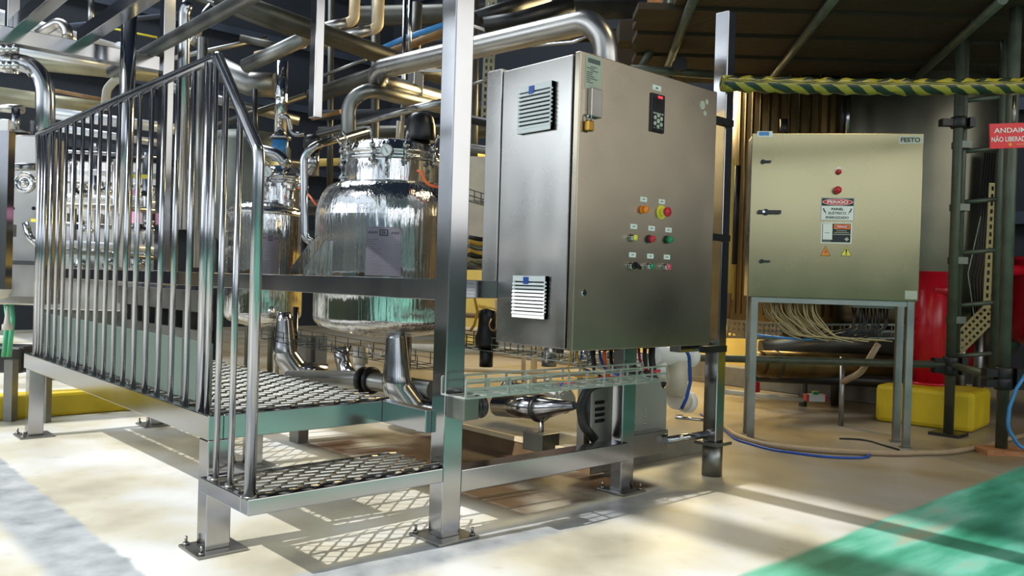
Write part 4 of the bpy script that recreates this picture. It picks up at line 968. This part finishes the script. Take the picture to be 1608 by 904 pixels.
# ================================================================== PLINTH, KERBS, BLOCKS
pn = thing('concrete_plinth', 'low grey concrete plinth under the pipework with cream edge', 'plinth', (-1.8, 2.2, 0))
MB().box((-3.8, 1.83, 0), (.0, 2.75, .098)).build('slab', 'plinth_concrete', pn, bevel=.004)
MB().box((-3.8, 1.815, .075), (.0, 1.83, .10)).build('edge_strip', 'cream_edge', pn)
MB().box((-3.8, 1.822, .0), (.0, 1.83, .075)).build('side_face', 'brown_side', pn)
MB().box((-3.12, -2.2, 0), (-2.955, 1.5, .145)).build('kerb', 'yellow_paint', label='low yellow-painted kerb at the far end of the walkway', cat='kerb', bevel=.02)
yb = thing('footing', 'chunky yellow-painted concrete footing under the red column', 'footing', (.3, 4.95, 0))
cs_ = Vector((.40, 4.95, 0))
MB().obox((.34, 4.98, .13), (.995, .1, 0), (-.1, .995, 0), FZ, .31, .24, .13).build('block', 'yellow_paint', yb, bevel=.03)
MB().box((-5, 5.55, 0), (.1, 5.75, .18)).build('kerb', 'plinth_concrete', label='grey kerb along the back behind the electrical cabinet', cat='kerb', bevel=.01)
MB().box((.9, 5.9, 0), (3.5, 6.1, .30)).build('kerb', 'yellow_paint', label='yellow kerb far right behind the scaffold', cat='kerb', bevel=.02)
MB().box((-6.8, 6.2, 0), (-.9, 6.3, 1.05)).build('partition_panel', 'wall_yellow', label='low partition panel coloured with yellow lamplight behind the pipes, far back', cat='partition')  # yellow light on the far background put into the panel's colour
MB().box((-6.8, 6.1, 2.7), (1.5, 6.25, 4.6)).build('wall_cladding', 'wall_dark', label='dark cladding high up at the back', cat='cladding') if 0 else None
# small instrument on the rear kerb
ins = thing('pressure_switch', 'little white box with red ends and green top on the rear kerb', 'switch', aD(1280, 631, 6.3))
c = aD(1280, 624, 6.3); MB().obox(c, (.67, .74, 0), (-.74, .67, 0), FZ, .06, .04, .025).build('body', 'label_white', ins)
for s in (-1, 1): MB().obox(c+Vector((.67, .74, 0))*(.068*s), (.67, .74, 0), (-.74, .67, 0), FZ, .009, .04, .026).build('end_cap', 'red_paint', ins)
MB().obox(c+Vector((0, 0, .035)), (.67, .74, 0), (-.74, .67, 0), FZ, .02, .02, .012).build('top_cap', 'green_plastic', ins)

# ================================================================== LEFT EDGE MACHINE
he = thing('heat_exchanger', 'grey plate heat exchanger housing with round flange at the left edge', 'machine', aD(30, 620, 4.9))
sdv = Vector((.674, .739, 0)); dv = Vector((-.739, .674, 0))
c = aD(30, 345, 4.9); MB().obox(c+dv*.12, sdv, dv, FZ, .15, .12, .50).build('housing', 'stainless_brushed', he, bevel=.01)
MB().obox(aD(26, 415, 4.78), sdv, dv, FZ, .17, .02, .022).build('ledge', 'stainless', he)
c = aD(41, 287, 4.76); MB().lathe(c, -dv, [(.060, 0), (.060, .02), (.050, .028), (.046, .018), (.02, .018), (.016, .03), (.001, .034)], 32).build('flange', 'mirror_steel', he)
for px in (20, 53): MB().cyl(aD(px, 327, 4.78), aD(px, 327, 4.72), .011, seg=12).build('bolt', 'black_plastic', he)
pts = [aD(52+14*math.sin(a), 340+30*(1-math.cos(a))+6, 4.74) for a in [x*.25 for x in range(7)]]
MB().tube([aD(40, 350, 4.75), aD(47, 372, 4.75), aD(60, 386, 4.75)], .020, 14, .05).build('curved_grip', 'mirror_steel', he)
MB().obox(aD(56, 346, 4.75), sdv, dv, FZ, .025, .006, .009).build('tag', 'yellow_plastic', he)
MB().obox(aD(18, 362, 4.77), sdv, dv, FZ, .022, .012, .035).build('bracket', 'stainless', he)
MB().lathe(aD(3, 450, 4.78), -dv, [(.07, 0), (.07, .02), (.055, .05), (.001, .07)], 28).build('cap', 'white_dirty', he)
MB().obox(aD(26, 440, 4.80), sdv, dv, FZ, .18, .04, .09).build('lower_panel', 'stainless_brushed', he)
for s in (-1, 1): MB().obox(Vector((c.x, c.y, .18))+sdv*(.10*s-.03)+dv*.12, sdv, dv, FZ, .025, .03, .18).build('leg', 'stainless_dull', he)
MB().obox((aD(3, 330, 4.45)), sdv, dv, FZ, .045, .03, .42).build('square_post', 'stainless', label='dark bluish square post cut off by the left edge', cat='post')
pipe([(-10, 262, 4.7), (56, 262, 4.7)], 6, 'stainless_tube', 'polished pipe over the grey housing at the left edge')
MB().obox(aD(8, 205, 4.9), sdv, dv, FZ, .035, .03, .06).build('junction_box', 'stainless_brushed', label='small square box at the left edge above the grey housing', cat='box')
fl_ = thing('pipe_flange', 'dark bolted flange pair at the left edge', 'flange', aD(30, 215, 5.0))
for k, z in enumerate((211, 219, 228)): c = aD(32, z, 5.0); MB().lathe(c, FZ, [(.075, 0), (.075, .018)], 28).build('ring', ('stainless_brushed', 'pipe_black', 'stainless_brushed')[k], fl_)
for px, mt_, r, lab in ((12, 'hose_green', .014, 'green hose under the grey housing, left one'), (20, 'hose_green', .014, 'green hose under the grey housing, right one')):
    wire([aD(px-3, 470, 5.0), aD(px, 500, 5.0), aD(px-6, 560, 5.0)], r, mt_, lab, 'hose', name='hose')
MB().lathe(aD(11, 518, 4.9), FZ, [(.028, 0), (.028, .03), (.018, .04), (.006, .14)], 20).build('cone_nozzle', 'white_dirty', label='white cone nozzle between the green hoses', cat='nozzle')
mb = MB(); mb.obox(aD(15, 562, 5.6), sdv, dv, FZ, .14, .10, .09); mb.build('pump', 'pipe_black', label='dark pump body on the floor at the left edge', cat='pump', bevel=.02)

# ================================================================== BEHIND THE ELECTRICAL CABINET
vs = thing('process_vessel', 'big dull steel vessel rising behind the electrical cabinet on the right', 'vessel', (-.1, 6.1, .75))
cv = aD(1410, 440, 6.8); cv.z = 0
MB().lathe((cv.x, cv.y, .62), FZ, [(.60, 0), (.70, .06), (.72, .14), (.72, 2.3), (.66, 2.45), (.3, 2.6), (.001, 2.62)], 48).build('shell', 'vessel_steel', vs)
for k in range(4):
    an = YAW+math.pi+(-1.2+k*.8); MB().cyl((cv.x+.6*math.cos(an), cv.y+.6*math.sin(an), 0), (cv.x+.6*math.cos(an), cv.y+.6*math.sin(an), .7), .04).build('leg', 'stainless_dull', vs)
vb = thing('process_vessel', 'brown ribbed vessel behind the electrical cabinet, left one', 'vessel', (-1.5, 5, .75))
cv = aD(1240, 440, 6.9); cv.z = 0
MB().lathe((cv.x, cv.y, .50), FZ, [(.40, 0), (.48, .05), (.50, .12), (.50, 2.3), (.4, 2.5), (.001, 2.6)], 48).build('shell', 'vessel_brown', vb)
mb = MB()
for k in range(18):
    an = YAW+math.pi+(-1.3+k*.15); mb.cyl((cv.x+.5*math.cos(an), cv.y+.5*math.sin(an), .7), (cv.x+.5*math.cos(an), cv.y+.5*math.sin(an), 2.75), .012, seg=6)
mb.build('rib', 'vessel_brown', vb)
for k in range(3):
    an = YAW+math.pi+(-1.1+k*1.1); MB().cyl((cv.x+.4*math.cos(an), cv.y+.4*math.sin(an), 0), (cv.x+.4*math.cos(an), cv.y+.4*math.sin(an), .6), .03).build('leg', 'stainless_dull', vb)
pipe([(1333, 150, 6.1), (1330, 215, 6.1)], 3, 'stainless_tube', 'thin bright conduit above the electrical cabinet')
pipe([(1325, 150, 6.15), (1324, 215, 6.15)], 5, 'pipe_black', 'dark conduit beside the thin bright one above the electrical cabinet')
pipe([(1231, 187, 6.0), (1231, 215, 6.0)], 6, 'pipe_black', 'black knob-topped stub above the left part of the electrical cabinet')
# pipes below it
u = thing('pipe_run', 'thick brass-toned steel pipe under the electrical cabinet', 'pipe', aD(1300, 600, 6.0))
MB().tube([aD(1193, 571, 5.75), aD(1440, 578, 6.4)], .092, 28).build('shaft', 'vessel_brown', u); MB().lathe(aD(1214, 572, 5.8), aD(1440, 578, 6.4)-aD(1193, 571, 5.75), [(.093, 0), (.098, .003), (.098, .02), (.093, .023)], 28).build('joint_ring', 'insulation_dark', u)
MB().lathe(aD(1193, 571, 5.75), aD(1193, 571, 5.75)-aD(1440, 578, 6.4), [(.092, 0), (.08, .04), (.001, .06)], 28).build('end_cap', 'vessel_brown', u)
pipe([(1180, 590, 6.0), (1480, 604, 6.0)], 9, 'pipe_black', 'long dark pipe low behind the thin cabinet legs')
pipe([(1195, 550, 6.3), (1320, 540, 6.3), (1420, 545, 6.3)], 16, 'insulation_dark', 'dark insulated pipe above the brass-toned one')
pipe([(1323, 560, 5.6), (1320, 690, 5.6)], 4, 'stainless_dull', 'slim upright tube under the electrical cabinet')
pipe([(1379, 540, 5.4), (1352, 585, 5.5), (1322, 600, 5.6)], 5, 'hose_beige', 'beige hose sloping down under the electrical cabinet', .15)
pipe([(1186, 560, 6.4), (1186, 615, 6.4)], 7, 'red_paint', 'red pipe stub seen left of the brass-toned pipe')
pipe([(1060, 660, 6.2), (1360, 655, 6.6)], 3.5, 'white_dirty', 'long thin white pipe near the floor at the back') if 0 else None
pipe([(1138, 615, 5.6), (1260, 628, 6.2)], 4, 'white_dirty', 'white pipe near the floor left of the cabinet legs')
pipe([(1146, 250, 6.0), (1143, 470, 6.0)], 9, 'wall_yellow', 'yellow pipe upright seen in the slit right of the end post')
pipe([(1159, 260, 5.6), (1153, 415, 5.6)], 4.5, 'pipe_black', 'black upright pipe in the slit right of the end post')
pipe([(1143, 460, 5.9), (1141, 500, 5.9)], 6, 'pipe_rust', 'copper-brown pipe piece in the slit right of the end post')
pt = thing('perforated_tray', 'pale perforated cable tray behind the legs of the electrical cabinet', 'cable tray', aD(1200, 520, 6.3))
def perforated(parent, A, B, w_, nrm_, n, mat, holes=2):
    A = Vector(A); B = Vector(B); d = (B-A).normalized(); L = (B-A).length; up = Vector(nrm_).cross(d).normalized(); mb = MB(); hz = w_/(holes*2+1)
    for k in range(holes+1): mb.obox((A+B)/2+up*(-w_/2+hz*(2*k+.5)), d, up, nrm_, L/2, hz/2, .0015)
    for k in range(n+1): mb.obox(A+d*(L*k/n), d, up, nrm_, L/n*.22, w_/2, .0014)
    return mb.build('tray_plate', mat, parent)
perforated(pt, aD(1143, 516, 6.1), aD(1235, 520, 6.5), .135, -dv, 14, 'insulation_bright' if 0 else 'pipe_cream', 3)
basket('cable_tray', 'wire mesh cable tray under the electrical cabinet', aD(1178, 532, 5.35), aD(1420, 532, 5.35), -.14, .088, 12, 2)
rg = random.Random(11)
for k in range(34):
    s = .10+.32*rg.random(); dd = -.05-.12*rg.random(); e = s+.10+.30*rg.random()
    p0 = FP(s, dd, FB+.002); p3 = FP(e+.1, -.05-.1*rg.random(), .60+rg.uniform(0, .03)); p1 = FP(s+.01, dd, FB-.08-.05*rg.random()); p2 = FP(s+.10+.1*rg.random(), dd, .63)
    MB().tube([p0, p1, p2, p3], .0035, 6, .10).build('signal_cable', 'cable_beige', label='thin beige signal cable dropping from the electrical cabinet into the tray', cat='cable', group='beige signal cables under the electrical cabinet')
for k in range(12):
    s = FW-.33+.018*k; p0 = FP(s, -.10+rg.uniform(-.03, .03), FB-.05); p3 = FP(s-.10-rg.random()*.25, -.1, .61); p1 = FP(s+rg.uniform(-.02, .02), -.1, FB-.17)
    MB().tube([p0, p1, p3], .006, 8, .06).build('power_cable', ('pipe_black', 'pipe_black', 'white_dirty')[k % 3] if k % 3 != 2 else 'pipe_black', label='dark power cable dropping from the gland block of the electrical cabinet', cat='cable', group='dark cables under the gland block')
wire([FP(.05, -.15, .62), FP(.3, -.12, .605), FP(.6, -.1, .615)], .008, 'blue_paint', 'bluish cable lying in the tray under the electrical cabinet')

# red column + vessel
rc = thing('red_column', 'upright glossy red steel column with side stub on the yellow footing', 'column', (.25, 4.95, .26))
b = aD(1456, 660, 5.95)
MB().tube([Vector((b.x, b.y, .26)), Vector((b.x, b.y, 1.06))], .103, 32).build('shaft', 'red_paint', rc)
MB().lathe((b.x, b.y, .26), FZ, [(.15, 0), (.15, .018)], 28).build('base_flange', 'red_paint', rc)
s_ = aD(1466, 455, 5.87); MB().cyl(s_, s_+sdv*.13-dv*.02, .034, seg=18).build('side_stub', 'red_paint', rc)
MB().cyl(s_+sdv*.13-dv*.02, s_+sdv*.131-dv*.02, .026, seg=18).build('stub_bore', 'black_plastic', rc)
rv = thing('red_vessel', 'large glossy red vessel behind the scaffold at the right edge', 'vessel', (1.3, 6.3, 0))
cv = aD(1680, 450, 6.5); MB().lathe((cv.x, cv.y, .55), FZ, [(.001, -.1), (.25, -.06), (.42, .03), (.5, .16), (.5, .62), (.52, .63), (.52, .65), (.5, .66)], 48).build('shell', 'red_paint', rv)
for k in range(3):
    an = YAW+math.pi+(-.9+k*.9); MB().cyl((cv.x+.42*math.cos(an), cv.y+.42*math.sin(an), 0), (cv.x+.42*math.cos(an), cv.y+.42*math.sin(an), .6), .04).build('leg', 'red_paint', rv)
MB().lathe(aD(1475, 421, 6.35), sdv, [(.045, -.25), (.045, .9)], 20).build('red_crosspipe', 'red_paint', label='horizontal red pipe joining the red column and the red vessel', cat='pipe', org=aD(1540, 421, 6.35))
for px in (1522, 1531): MB().cyl(aD(px, 540, 6.9), aD(px, 585, 6.9), .022 if px == 1522 else .03).build('red_stub', 'red_paint', label='short red pipe leg between the scaffold tubes, %s one' % ('left' if px == 1522 else 'right'), cat='pipe')
cvv = aD(1560, 530, 7.0); MB().lathe((cvv.x, cvv.y, cvv.z-.1), FZ, [(.03, -.2), (.05, -.15), (.18, 0), (.2, .08), (.2, .35)], 32).build('hopper', 'stainless_dull', label='small grey hopper behind the scaffold ladder', cat='hopper')
# slotted cable trays at the scaffold
st2 = thing('perforated_tray', 'upright slotted yellowish cable tray by the scaffold ladder', 'cable tray', aD(1560, 480, 5.9))
perforated(st2, aD(1563, 290, 5.9), aD(1553, 482, 5.9), .09, -dv, 16, 'slotted_tan', 2)
st3 = thing('perforated_tray', 'slanting slotted yellowish cable tray behind the scaffold ladder', 'cable tray', aD(1500, 540, 5.9))
perforated(st3, aD(1485, 560, 6.0), aD(1555, 490, 6.0), .14, -dv, 12, 'slotted_tan', 3)
for k in range(9):
    x = 1525+k*4; MB().tube([aD(x+18, 240, 6.05), aD(x+6, 380+k*3, 6.05), aD(x-8+k, 440, 6.05), aD(x-2, 500, 6.05)], .006, 6, .2).build('cable', 'pipe_black' if k else 'label_grey', label='black cable hanging behind the scaffold ladder' if k else 'pale cable curving behind the scaffold ladder', cat='cable', group='black cables behind the scaffold ladder' if k else None) if k else wire([aD(1540, 340, 6.0), aD(1520, 430, 6.0), aD(1530, 500, 6.0)], .004, 'label_grey', 'pale cable curving behind the scaffold ladder')

# ================================================================== SCAFFOLD
sc = thing('scaffold', 'grey tubular scaffold with welded ladder and black couplers at the right', 'scaffold', (.8, 4.4, 0))
def vtube(px0, py0, px1, py1, r, name='standard', mat='scaffold_grey', z1=None, base=None, D=None):
    b = aZ(px1, py1, 0) if D is None else aD(px1, py1, D); top = z1 if z1 else 2.9
    return MB().cyl((b.x, b.y, b.z), (b.x, b.y, top), r, seg=20).build(name, mat, sc)
bA = aZ(1489, 683, 0); bB = aZ(1572, 711, 0)
MB().cyl((bA.x, bA.y, .02), (bA.x, bA.y, 3.0), .030, seg=20).build('standard', 'scaffold_grey', sc)
MB().cyl((bB.x, bB.y, .03), (bB.x, bB.y, 3.0), .032, seg=20).build('standard', 'scaffold_grey', sc)
MB().obox((bA.x, bA.y, .01), (1, 0, 0), (0, 1, 0), FZ, .09, .09, .01).build('base_plate', 'dark_metal', sc)
MB().obox((bB.x, bB.y, .014), sdv, dv, FZ, .13, .09, .014).build('sole_board', 'board_wood', sc)
dL = 5.25
lA = aD(1503, 500, 5.42); lB = aD(1562, 500, 5.42)
MB().cyl((lA.x, lA.y, .52), (lA.x, lA.y, 3.0), .022, seg=16).build('ladder_stile', 'scaffold_grey', sc); MB().cyl((lB.x, lB.y, .40), (lB.x, lB.y, 3.0), .024, seg=16).build('ladder_stile', 'scaffold_grey', sc)
for z in (.50, .83, 1.17, 1.50, 1.83, 2.16): MB().cyl((lA.x, lA.y, z), (lB.x, lB.y, z+.03), .015, seg=12).build('rung', 'scaffold_grey', sc)
for z in (.74, 1.12, 1.46, 1.86):
    q = aD(1501, 500, 5.36); MB().obox((q.x, q.y, z), sdv, dv, FZ, .045, .04, .022).build('strap', 'galvanised', sc, label='pale sleeve strap')
for b_, z in ((bA, 2.0), (bA, .47), (bA, .42), (bB, .40), (bB, .46)):
    k = MB().lathe((b_.x, b_.y, z-.035), FZ, [(.045, 0), (.05, .01), (.05, .06), (.045, .07)], 12); k.obox((b_.x-.04, b_.y-.03, z), sdv, dv, FZ, .06, .03, .022); k.obox(Vector((b_.x, b_.y, z))+sdv*.07, sdv, dv, FZ, .02, .045, .03); k.build('coupler', 'pipe_black', sc)
MB().cyl(Vector((bA.x, bA.y, .45))-sdv*2.2-dv*.0, Vector((bA.x, bA.y, .45))+sdv*.1, .024, seg=16).build('ledger', 'scaffold_grey', sc)
MB().cyl(Vector((bA.x, bA.y, .45)), Vector((bB.x, bB.y, .43)), .024, seg=16).build('ledger', 'scaffold_grey', sc)
# plank deck overhead
deckz = 2.55
def PD(px, D): p = aD(px, 450, D); return Vector((p.x, p.y, 0))
n0 = 9
pk_t = aD(1300, 450, 5.6)
for k in range(n0):
    D = 4.55+k*.25; a = aD(985 if k > 1 else 1050, 450, D); b = aD(1700, 450, D)
    c = (a+b)/2; c.z = deckz+.02*(k % 2); MB().obox(c, sdv, dv, FZ, (b-a).length/2, .118, .02).build('scaffold_plank', 'plank_wood', label='brown wooden plank of the scaffold floor overhead, %s from the front' % ('first', 'second', 'third', 'fourth', 'fifth', 'sixth', 'seventh', 'eighth', 'ninth')[k], cat='plank', group='scaffold floor planks')
for px0, px1 in ((1195, 1300), (1410, 1560), (1030, 1080)):
    a = aD(px0, 450, 6.5); b = aD(px1, 450, 4.5); a.z = b.z = deckz-.055; MB().cyl(a, b, .028, seg=14).build('transom', 'scaffold_grey', sc)
a = aD(1040, 450, 6.0); MB().cyl((a.x, a.y, 1.9), (a.x, a.y, 3.2), .028, seg=16).build('standard', 'scaffold_grey', sc)
MB().cyl(aD(1035, 60, 5.9), aD(1005, 108, 5.9), .03, seg=16).build('brace', 'scaffold_grey', sc)
MB().cyl(aD(990, 108, 5.7), aD(1130, 118, 5.9), .028).build('ledger', 'scaffold_grey', sc)
MB().lathe(aD(1066, 104, 5.7), -dv, [(.05, 0), (.05, .06)], 14).build('coupler', 'pipe_black', sc)
MB().obox(aD(1026, 14, 5.5), (Vector((.28, .0, 0))+FZ).normalized(), sdv, dv, .17, .05, .015).build('board', 'board_wood', label='bright tan board standing upright at the top, by the scaffold end', cat='board')
MB().obox(aD(998, 55, 5.9), sdv, dv, FZ, .125, .10, .072).build('beam', 'plank_wood', label='short brown wooden beam behind the elbow of the thick polished pipe', cat='beam')
MB().obox(aD(990, 80, 6.4), sdv, dv, FZ, .17, .05, .14).build('board', 'plank_wood', label='dark brown board under the short beam, behind the large cabinet', cat='board')
# barrier tape rail
ta = aD(1133, 131, 3.93); tb = aD(1640, 134, 3.98)
n_ = 60; pts = [ta.lerp(tb, k/n_)+Vector((0, 0, -.012*math.sin(math.pi*k/n_))) for k in range(n_+1)]
rr = [.037+.004*math.sin(k*1.7)+.002*math.sin(k*4.1) for k in range(n_+1)]
MB().tube(pts, rr, 14, wrap=True).build('barrier_rail', 'barrier_tape', label='horizontal rail wrapped in yellow and black barrier tape', cat='rail')
# scaffold sign
sg = thing('warning_sign', 'red scaffold sign with white lettering hanging at the right edge', 'sign', aD(1590, 232, 4.5))
cc = aD(1588, 213, 4.5); rx = (sdv+FZ*.06).normalized(); ux = rx.cross(-dv)*-1
ux = (-dv).cross(rx).normalized(); wv_ = 34*4.5/FPX; hv_ = 19.5*4.5/FPX
MB().obox(cc, rx, dv, ux, wv_, .004, hv_).build('board', 'sign_red', sg)
nn = rx.cross(ux).normalized()
k_ = 4.5/FPX
text('ANDAIME', cc+nn*.006+ux*(8.5*k_)+rx*(1*k_), rx, ux, 7.5*k_, 'label_white', sg, width=57*k_, bold=.005)
text('NÃO LIBERADO', cc+nn*.006-ux*(4.5*k_)-rx*(2*k_), rx, ux, 9.5*k_, 'label_white', sg, width=60*k_, bold=.005)
MB().lathe(cc+nn*.004-ux*(14*k_)-rx*(3*k_), nn, [(.010, 0), (.010, .002)], 8).build('emblem', 'sign_orange', sg)
MB().obox(cc+nn*.005-ux*(14*k_)+rx*(13*k_), rx, ux, nn, 6*k_, .6*k_, .0006).build('print', 'sign_orange', sg)
MB().cyl(aD(1593, 150, 4.55), aD(1592, 196, 4.52), .010, seg=10).build('hanger', 'stainless_dull', sg)
wire([aD(1612, 585, 4.7), aD(1596, 610, 4.7), aD(1585, 640, 4.7), aD(1582, 672, 4.7), aD(1600, 700, 4.7), aD(1625, 712, 4.7)], .010, 'blue_paint', 'blue hose hanging at the right edge by the scaffold', 'hose', name='hose', bend=.1, seg=12)
# hoses on the floor
def onfloor(pts, r): return [aZ(px, py, r) for px, py in pts]
MB().tube(onfloor([(1115, 655), (1135, 668), (1158, 686), (1210, 700), (1300, 708), (1400, 712), (1490, 710), (1545, 700), (1580, 690), (1625, 680)], .015), .0155, 12, .5).build('hose', 'hose_beige', label='beige hose lying across the floor in front of the electrical cabinet', cat='hose')
MB().tube(onfloor([(1100, 650), (1128, 666), (1155, 690), (1210, 706), (1300, 718), (1360, 719), (1366, 713), (1360, 711)], .006), .007, 10, .3).build('hose', 'blue_plastic', label='thin blue hose on the floor beside the beige one', cat='hose')
MB().tube(onfloor([(1318, 688), (1360, 690), (1385, 698), (1412, 706)], .005), .006, 8, .3).build('cable', 'pipe_black', label='black cable on the floor between the thin cabinet legs', cat='cable')

# ================================================================== DEEP BACKGROUND
rg = random.Random(21)
for k, (py, D, r, mt_, x0, x1) in enumerate(((205, 7.6, 12, 'insulation_dark', 500, 1000), (175, 7.2, 8, 'wall_dark', 500, 1000), (250, 7.5, 6, 'wall_yellow', 480, 760), (225, 7.0, 5, 'wall_yellow', 560, 680), (20, 7.6, 16, 'insulation_dark', 560, 1000), (60, 7.9, 10, 'dark_metal', 640, 1000), (320, 7.4, 12, 'insulation_dark', 470, 1000))):
    pipe([(x0, py+6, D), (x1, py-6, D+.6)], r, mt_, ('deep dark pipe behind the polished elbow', 'deep dark pipe above the tank motor', 'yellow beam far behind the tank lid', 'yellow beam just above the tank lid, far behind', 'broad dark pipe near the ceiling behind the posts', 'dark pipe under the ceiling pipe, behind the posts', 'dark pipe far behind the tanks')[k])
for k, px in enumerate((520, 590, 700, 745, 770)):
    pipe([(px, -10, 7.3), (px-3, 420, 7.3)], 5+2*(k % 2), 'insulation_dark', 'dark upright pipe far behind the tanks, %s from the left' % ('first', 'second', 'third', 'fourth', 'fifth')[k])
st4 = thing('perforated_tray', 'upright slotted tray at the top right of the tall post', 'cable tray', aD(772, 100, 6.5))
perforated(st4, aD(772, -10, 6.5), aD(764, 190, 6.5), .09, -dv, 18, 'insulation_tan', 2)
for k, (py, D) in enumerate(((505, 6.2), (530, 6.0), (590, 5.8), (560, 6.4))):
    pipe([(640, py-14, D), (1130, py+6, D-.2)], 7 if k % 2 else 4, ('pipe_rust', 'pipe_cream', 'pipe_cream', 'white_dirty')[k], ('rusty pipe far behind the cable trays', 'cream pipe far behind the cable trays', 'low cream pipe far behind the trays', 'white pipe far behind the trays')[k])
for k, px in enumerate((840, 1000, 1070)):
    pipe([(px, 500, 5.9), (px-3, 640, 5.9)], 5, 'pipe_cream', 'cream support tube behind the trays, %s' % ('left one', 'middle one', 'right one')[k])

# bay lamps that give the warm light
for nm, loc, lab in (('bay_lamp', (-2.2, 5.2, 2.96), 'warm bay lamp hanging behind the large cabinet'), ('bay_lamp', (1.7, 2.5, 4.26), 'warm bay lamp hanging over the right aisle')):
    L_ = thing(nm, lab, 'lamp', loc); MB().box((loc[0]-.7, loc[1]-.18, loc[2]), (loc[0]+.7, loc[1]+.18, loc[2]+.08)).build('lamp_housing', 'white_dirty', L_)
    MB().cyl((loc[0], loc[1], loc[2]+.08), (loc[0], loc[1], ZC), .012, seg=8).build('suspension_rod', 'dark_metal', L_)

# grey machine bodies behind the railing
mp = thing('machine_enclosure', 'light grey machine enclosure behind the pipes and railing bars', 'machine', aD(172, 620, 6.9))
a = aD(172, 330, 6.9); MB().obox((a.x, a.y, 1.17), sdv, dv, FZ, .50, .20, .60).build('panel', 'stainless_brushed', mp, bevel=.01)
MB().obox((a.x, a.y, .30), sdv, dv, FZ, .50, .18, .28).build('base', 'insulation_dark', mp)
for k in range(4):
    c = aD(110+k*42, 345, 6.65); MB().obox(c, sdv, dv, FZ, .035, .03, .05).build('block', ('dark_metal', 'white_dirty', 'stainless_tube', 'dark_metal')[k], mp)
for k in range(3):
    c = aD(128+k*45, 415, 6.65); MB().lathe(c, -dv, [(.05, 0), (.05, .03), (.03, .05), (.001, .06)], 20).build('port', 'stainless_tube', mp)
gb = thing('grey_bin', 'dull grey rounded bin behind the stair rail, left of the polished stack', 'bin', aD(395, 600, 6.6))
a = aD(392, 210, 6.6); MB().lathe((a.x, a.y, .9), FZ, [(.12, 0), (.30, .35), (.32, .42), (.32, 1.0), (.26, 1.1), (.001, 1.14)], 32).build('shell', 'galvanised', gb)
for k in range(3):
    an = k*2.1+.5; MB().cyl((a.x+.25*math.cos(an), a.y+.25*math.sin(an), 0), (a.x+.25*math.cos(an), a.y+.25*math.sin(an), 1.3), .025, seg=12).build('leg', 'galvanised', gb)
mb = MB()
for k in range(7): mb.box((X0+.01, Y1-.12, 1.6+k*1.1), (X1, Y1-.005, 1.72+k*1.1))
struct('trim_30', mb, 'beam_dark')
mb = MB()
for k in range(7): mb.box((X0+.005, Y0+.2, 1.6+k*1.1), (X0+.12, Y1-.13, 1.72+k*1.1))
struct('trim_31', mb, 'beam_dark')
for k, (x, y, D, x2, y2, r) in enumerate(((240, 130, 7.2, 470, 190, 8), (330, 200, 6.9, 480, 150, 5), (300, 240, 7.0, 500, 260, 7), (-20, 55, 8.5, 300, 20, 4), (300, -5, 7.8, 520, 75, 6), (255, 95, 8.0, 420, 60, 4))):
    pipe([(x, y, D), (x2, y2, D+.3)], r, ('stainless_dull', 'insulation_dark', 'stainless_dull', 'beam_dark', 'insulation_dark', 'stainless_dull')[k],
         ('grey far pipe slanting behind the handrail corner', 'dark far pipe behind the polished stack', 'grey far pipe behind the top of the second tank', 'dark rod high in the upper left background', 'dark far pipe near the top edge left of the middle post', 'thin grey far pipe behind the slanted round beam')[k])
if False:
    pass

for k, (px, mt_, lab) in enumerate(((905, 'cable_yellow', 'yellow cable drooping in front of the round spools under the cabinet'), (941, 'blue_plastic', 'blue cable drooping under the cabinet, near the orange one'), (972, 'pipe_black', 'black cable drooping under the middle of the cabinet'), (990, 'pipe_black', 'black cable drooping under the cabinet, right of the short post'), (1003, 'red_plastic', 'red cable drooping under the cabinet, right of the short post'))):
    wire([aD(px, 547, 3.70), aD(px+2, 562+3*k % 7, 3.68), aD(px+12, 584, 3.62), aD(px+34, 590-2*k, 3.60)], .006, mt_, lab, bend=.05)
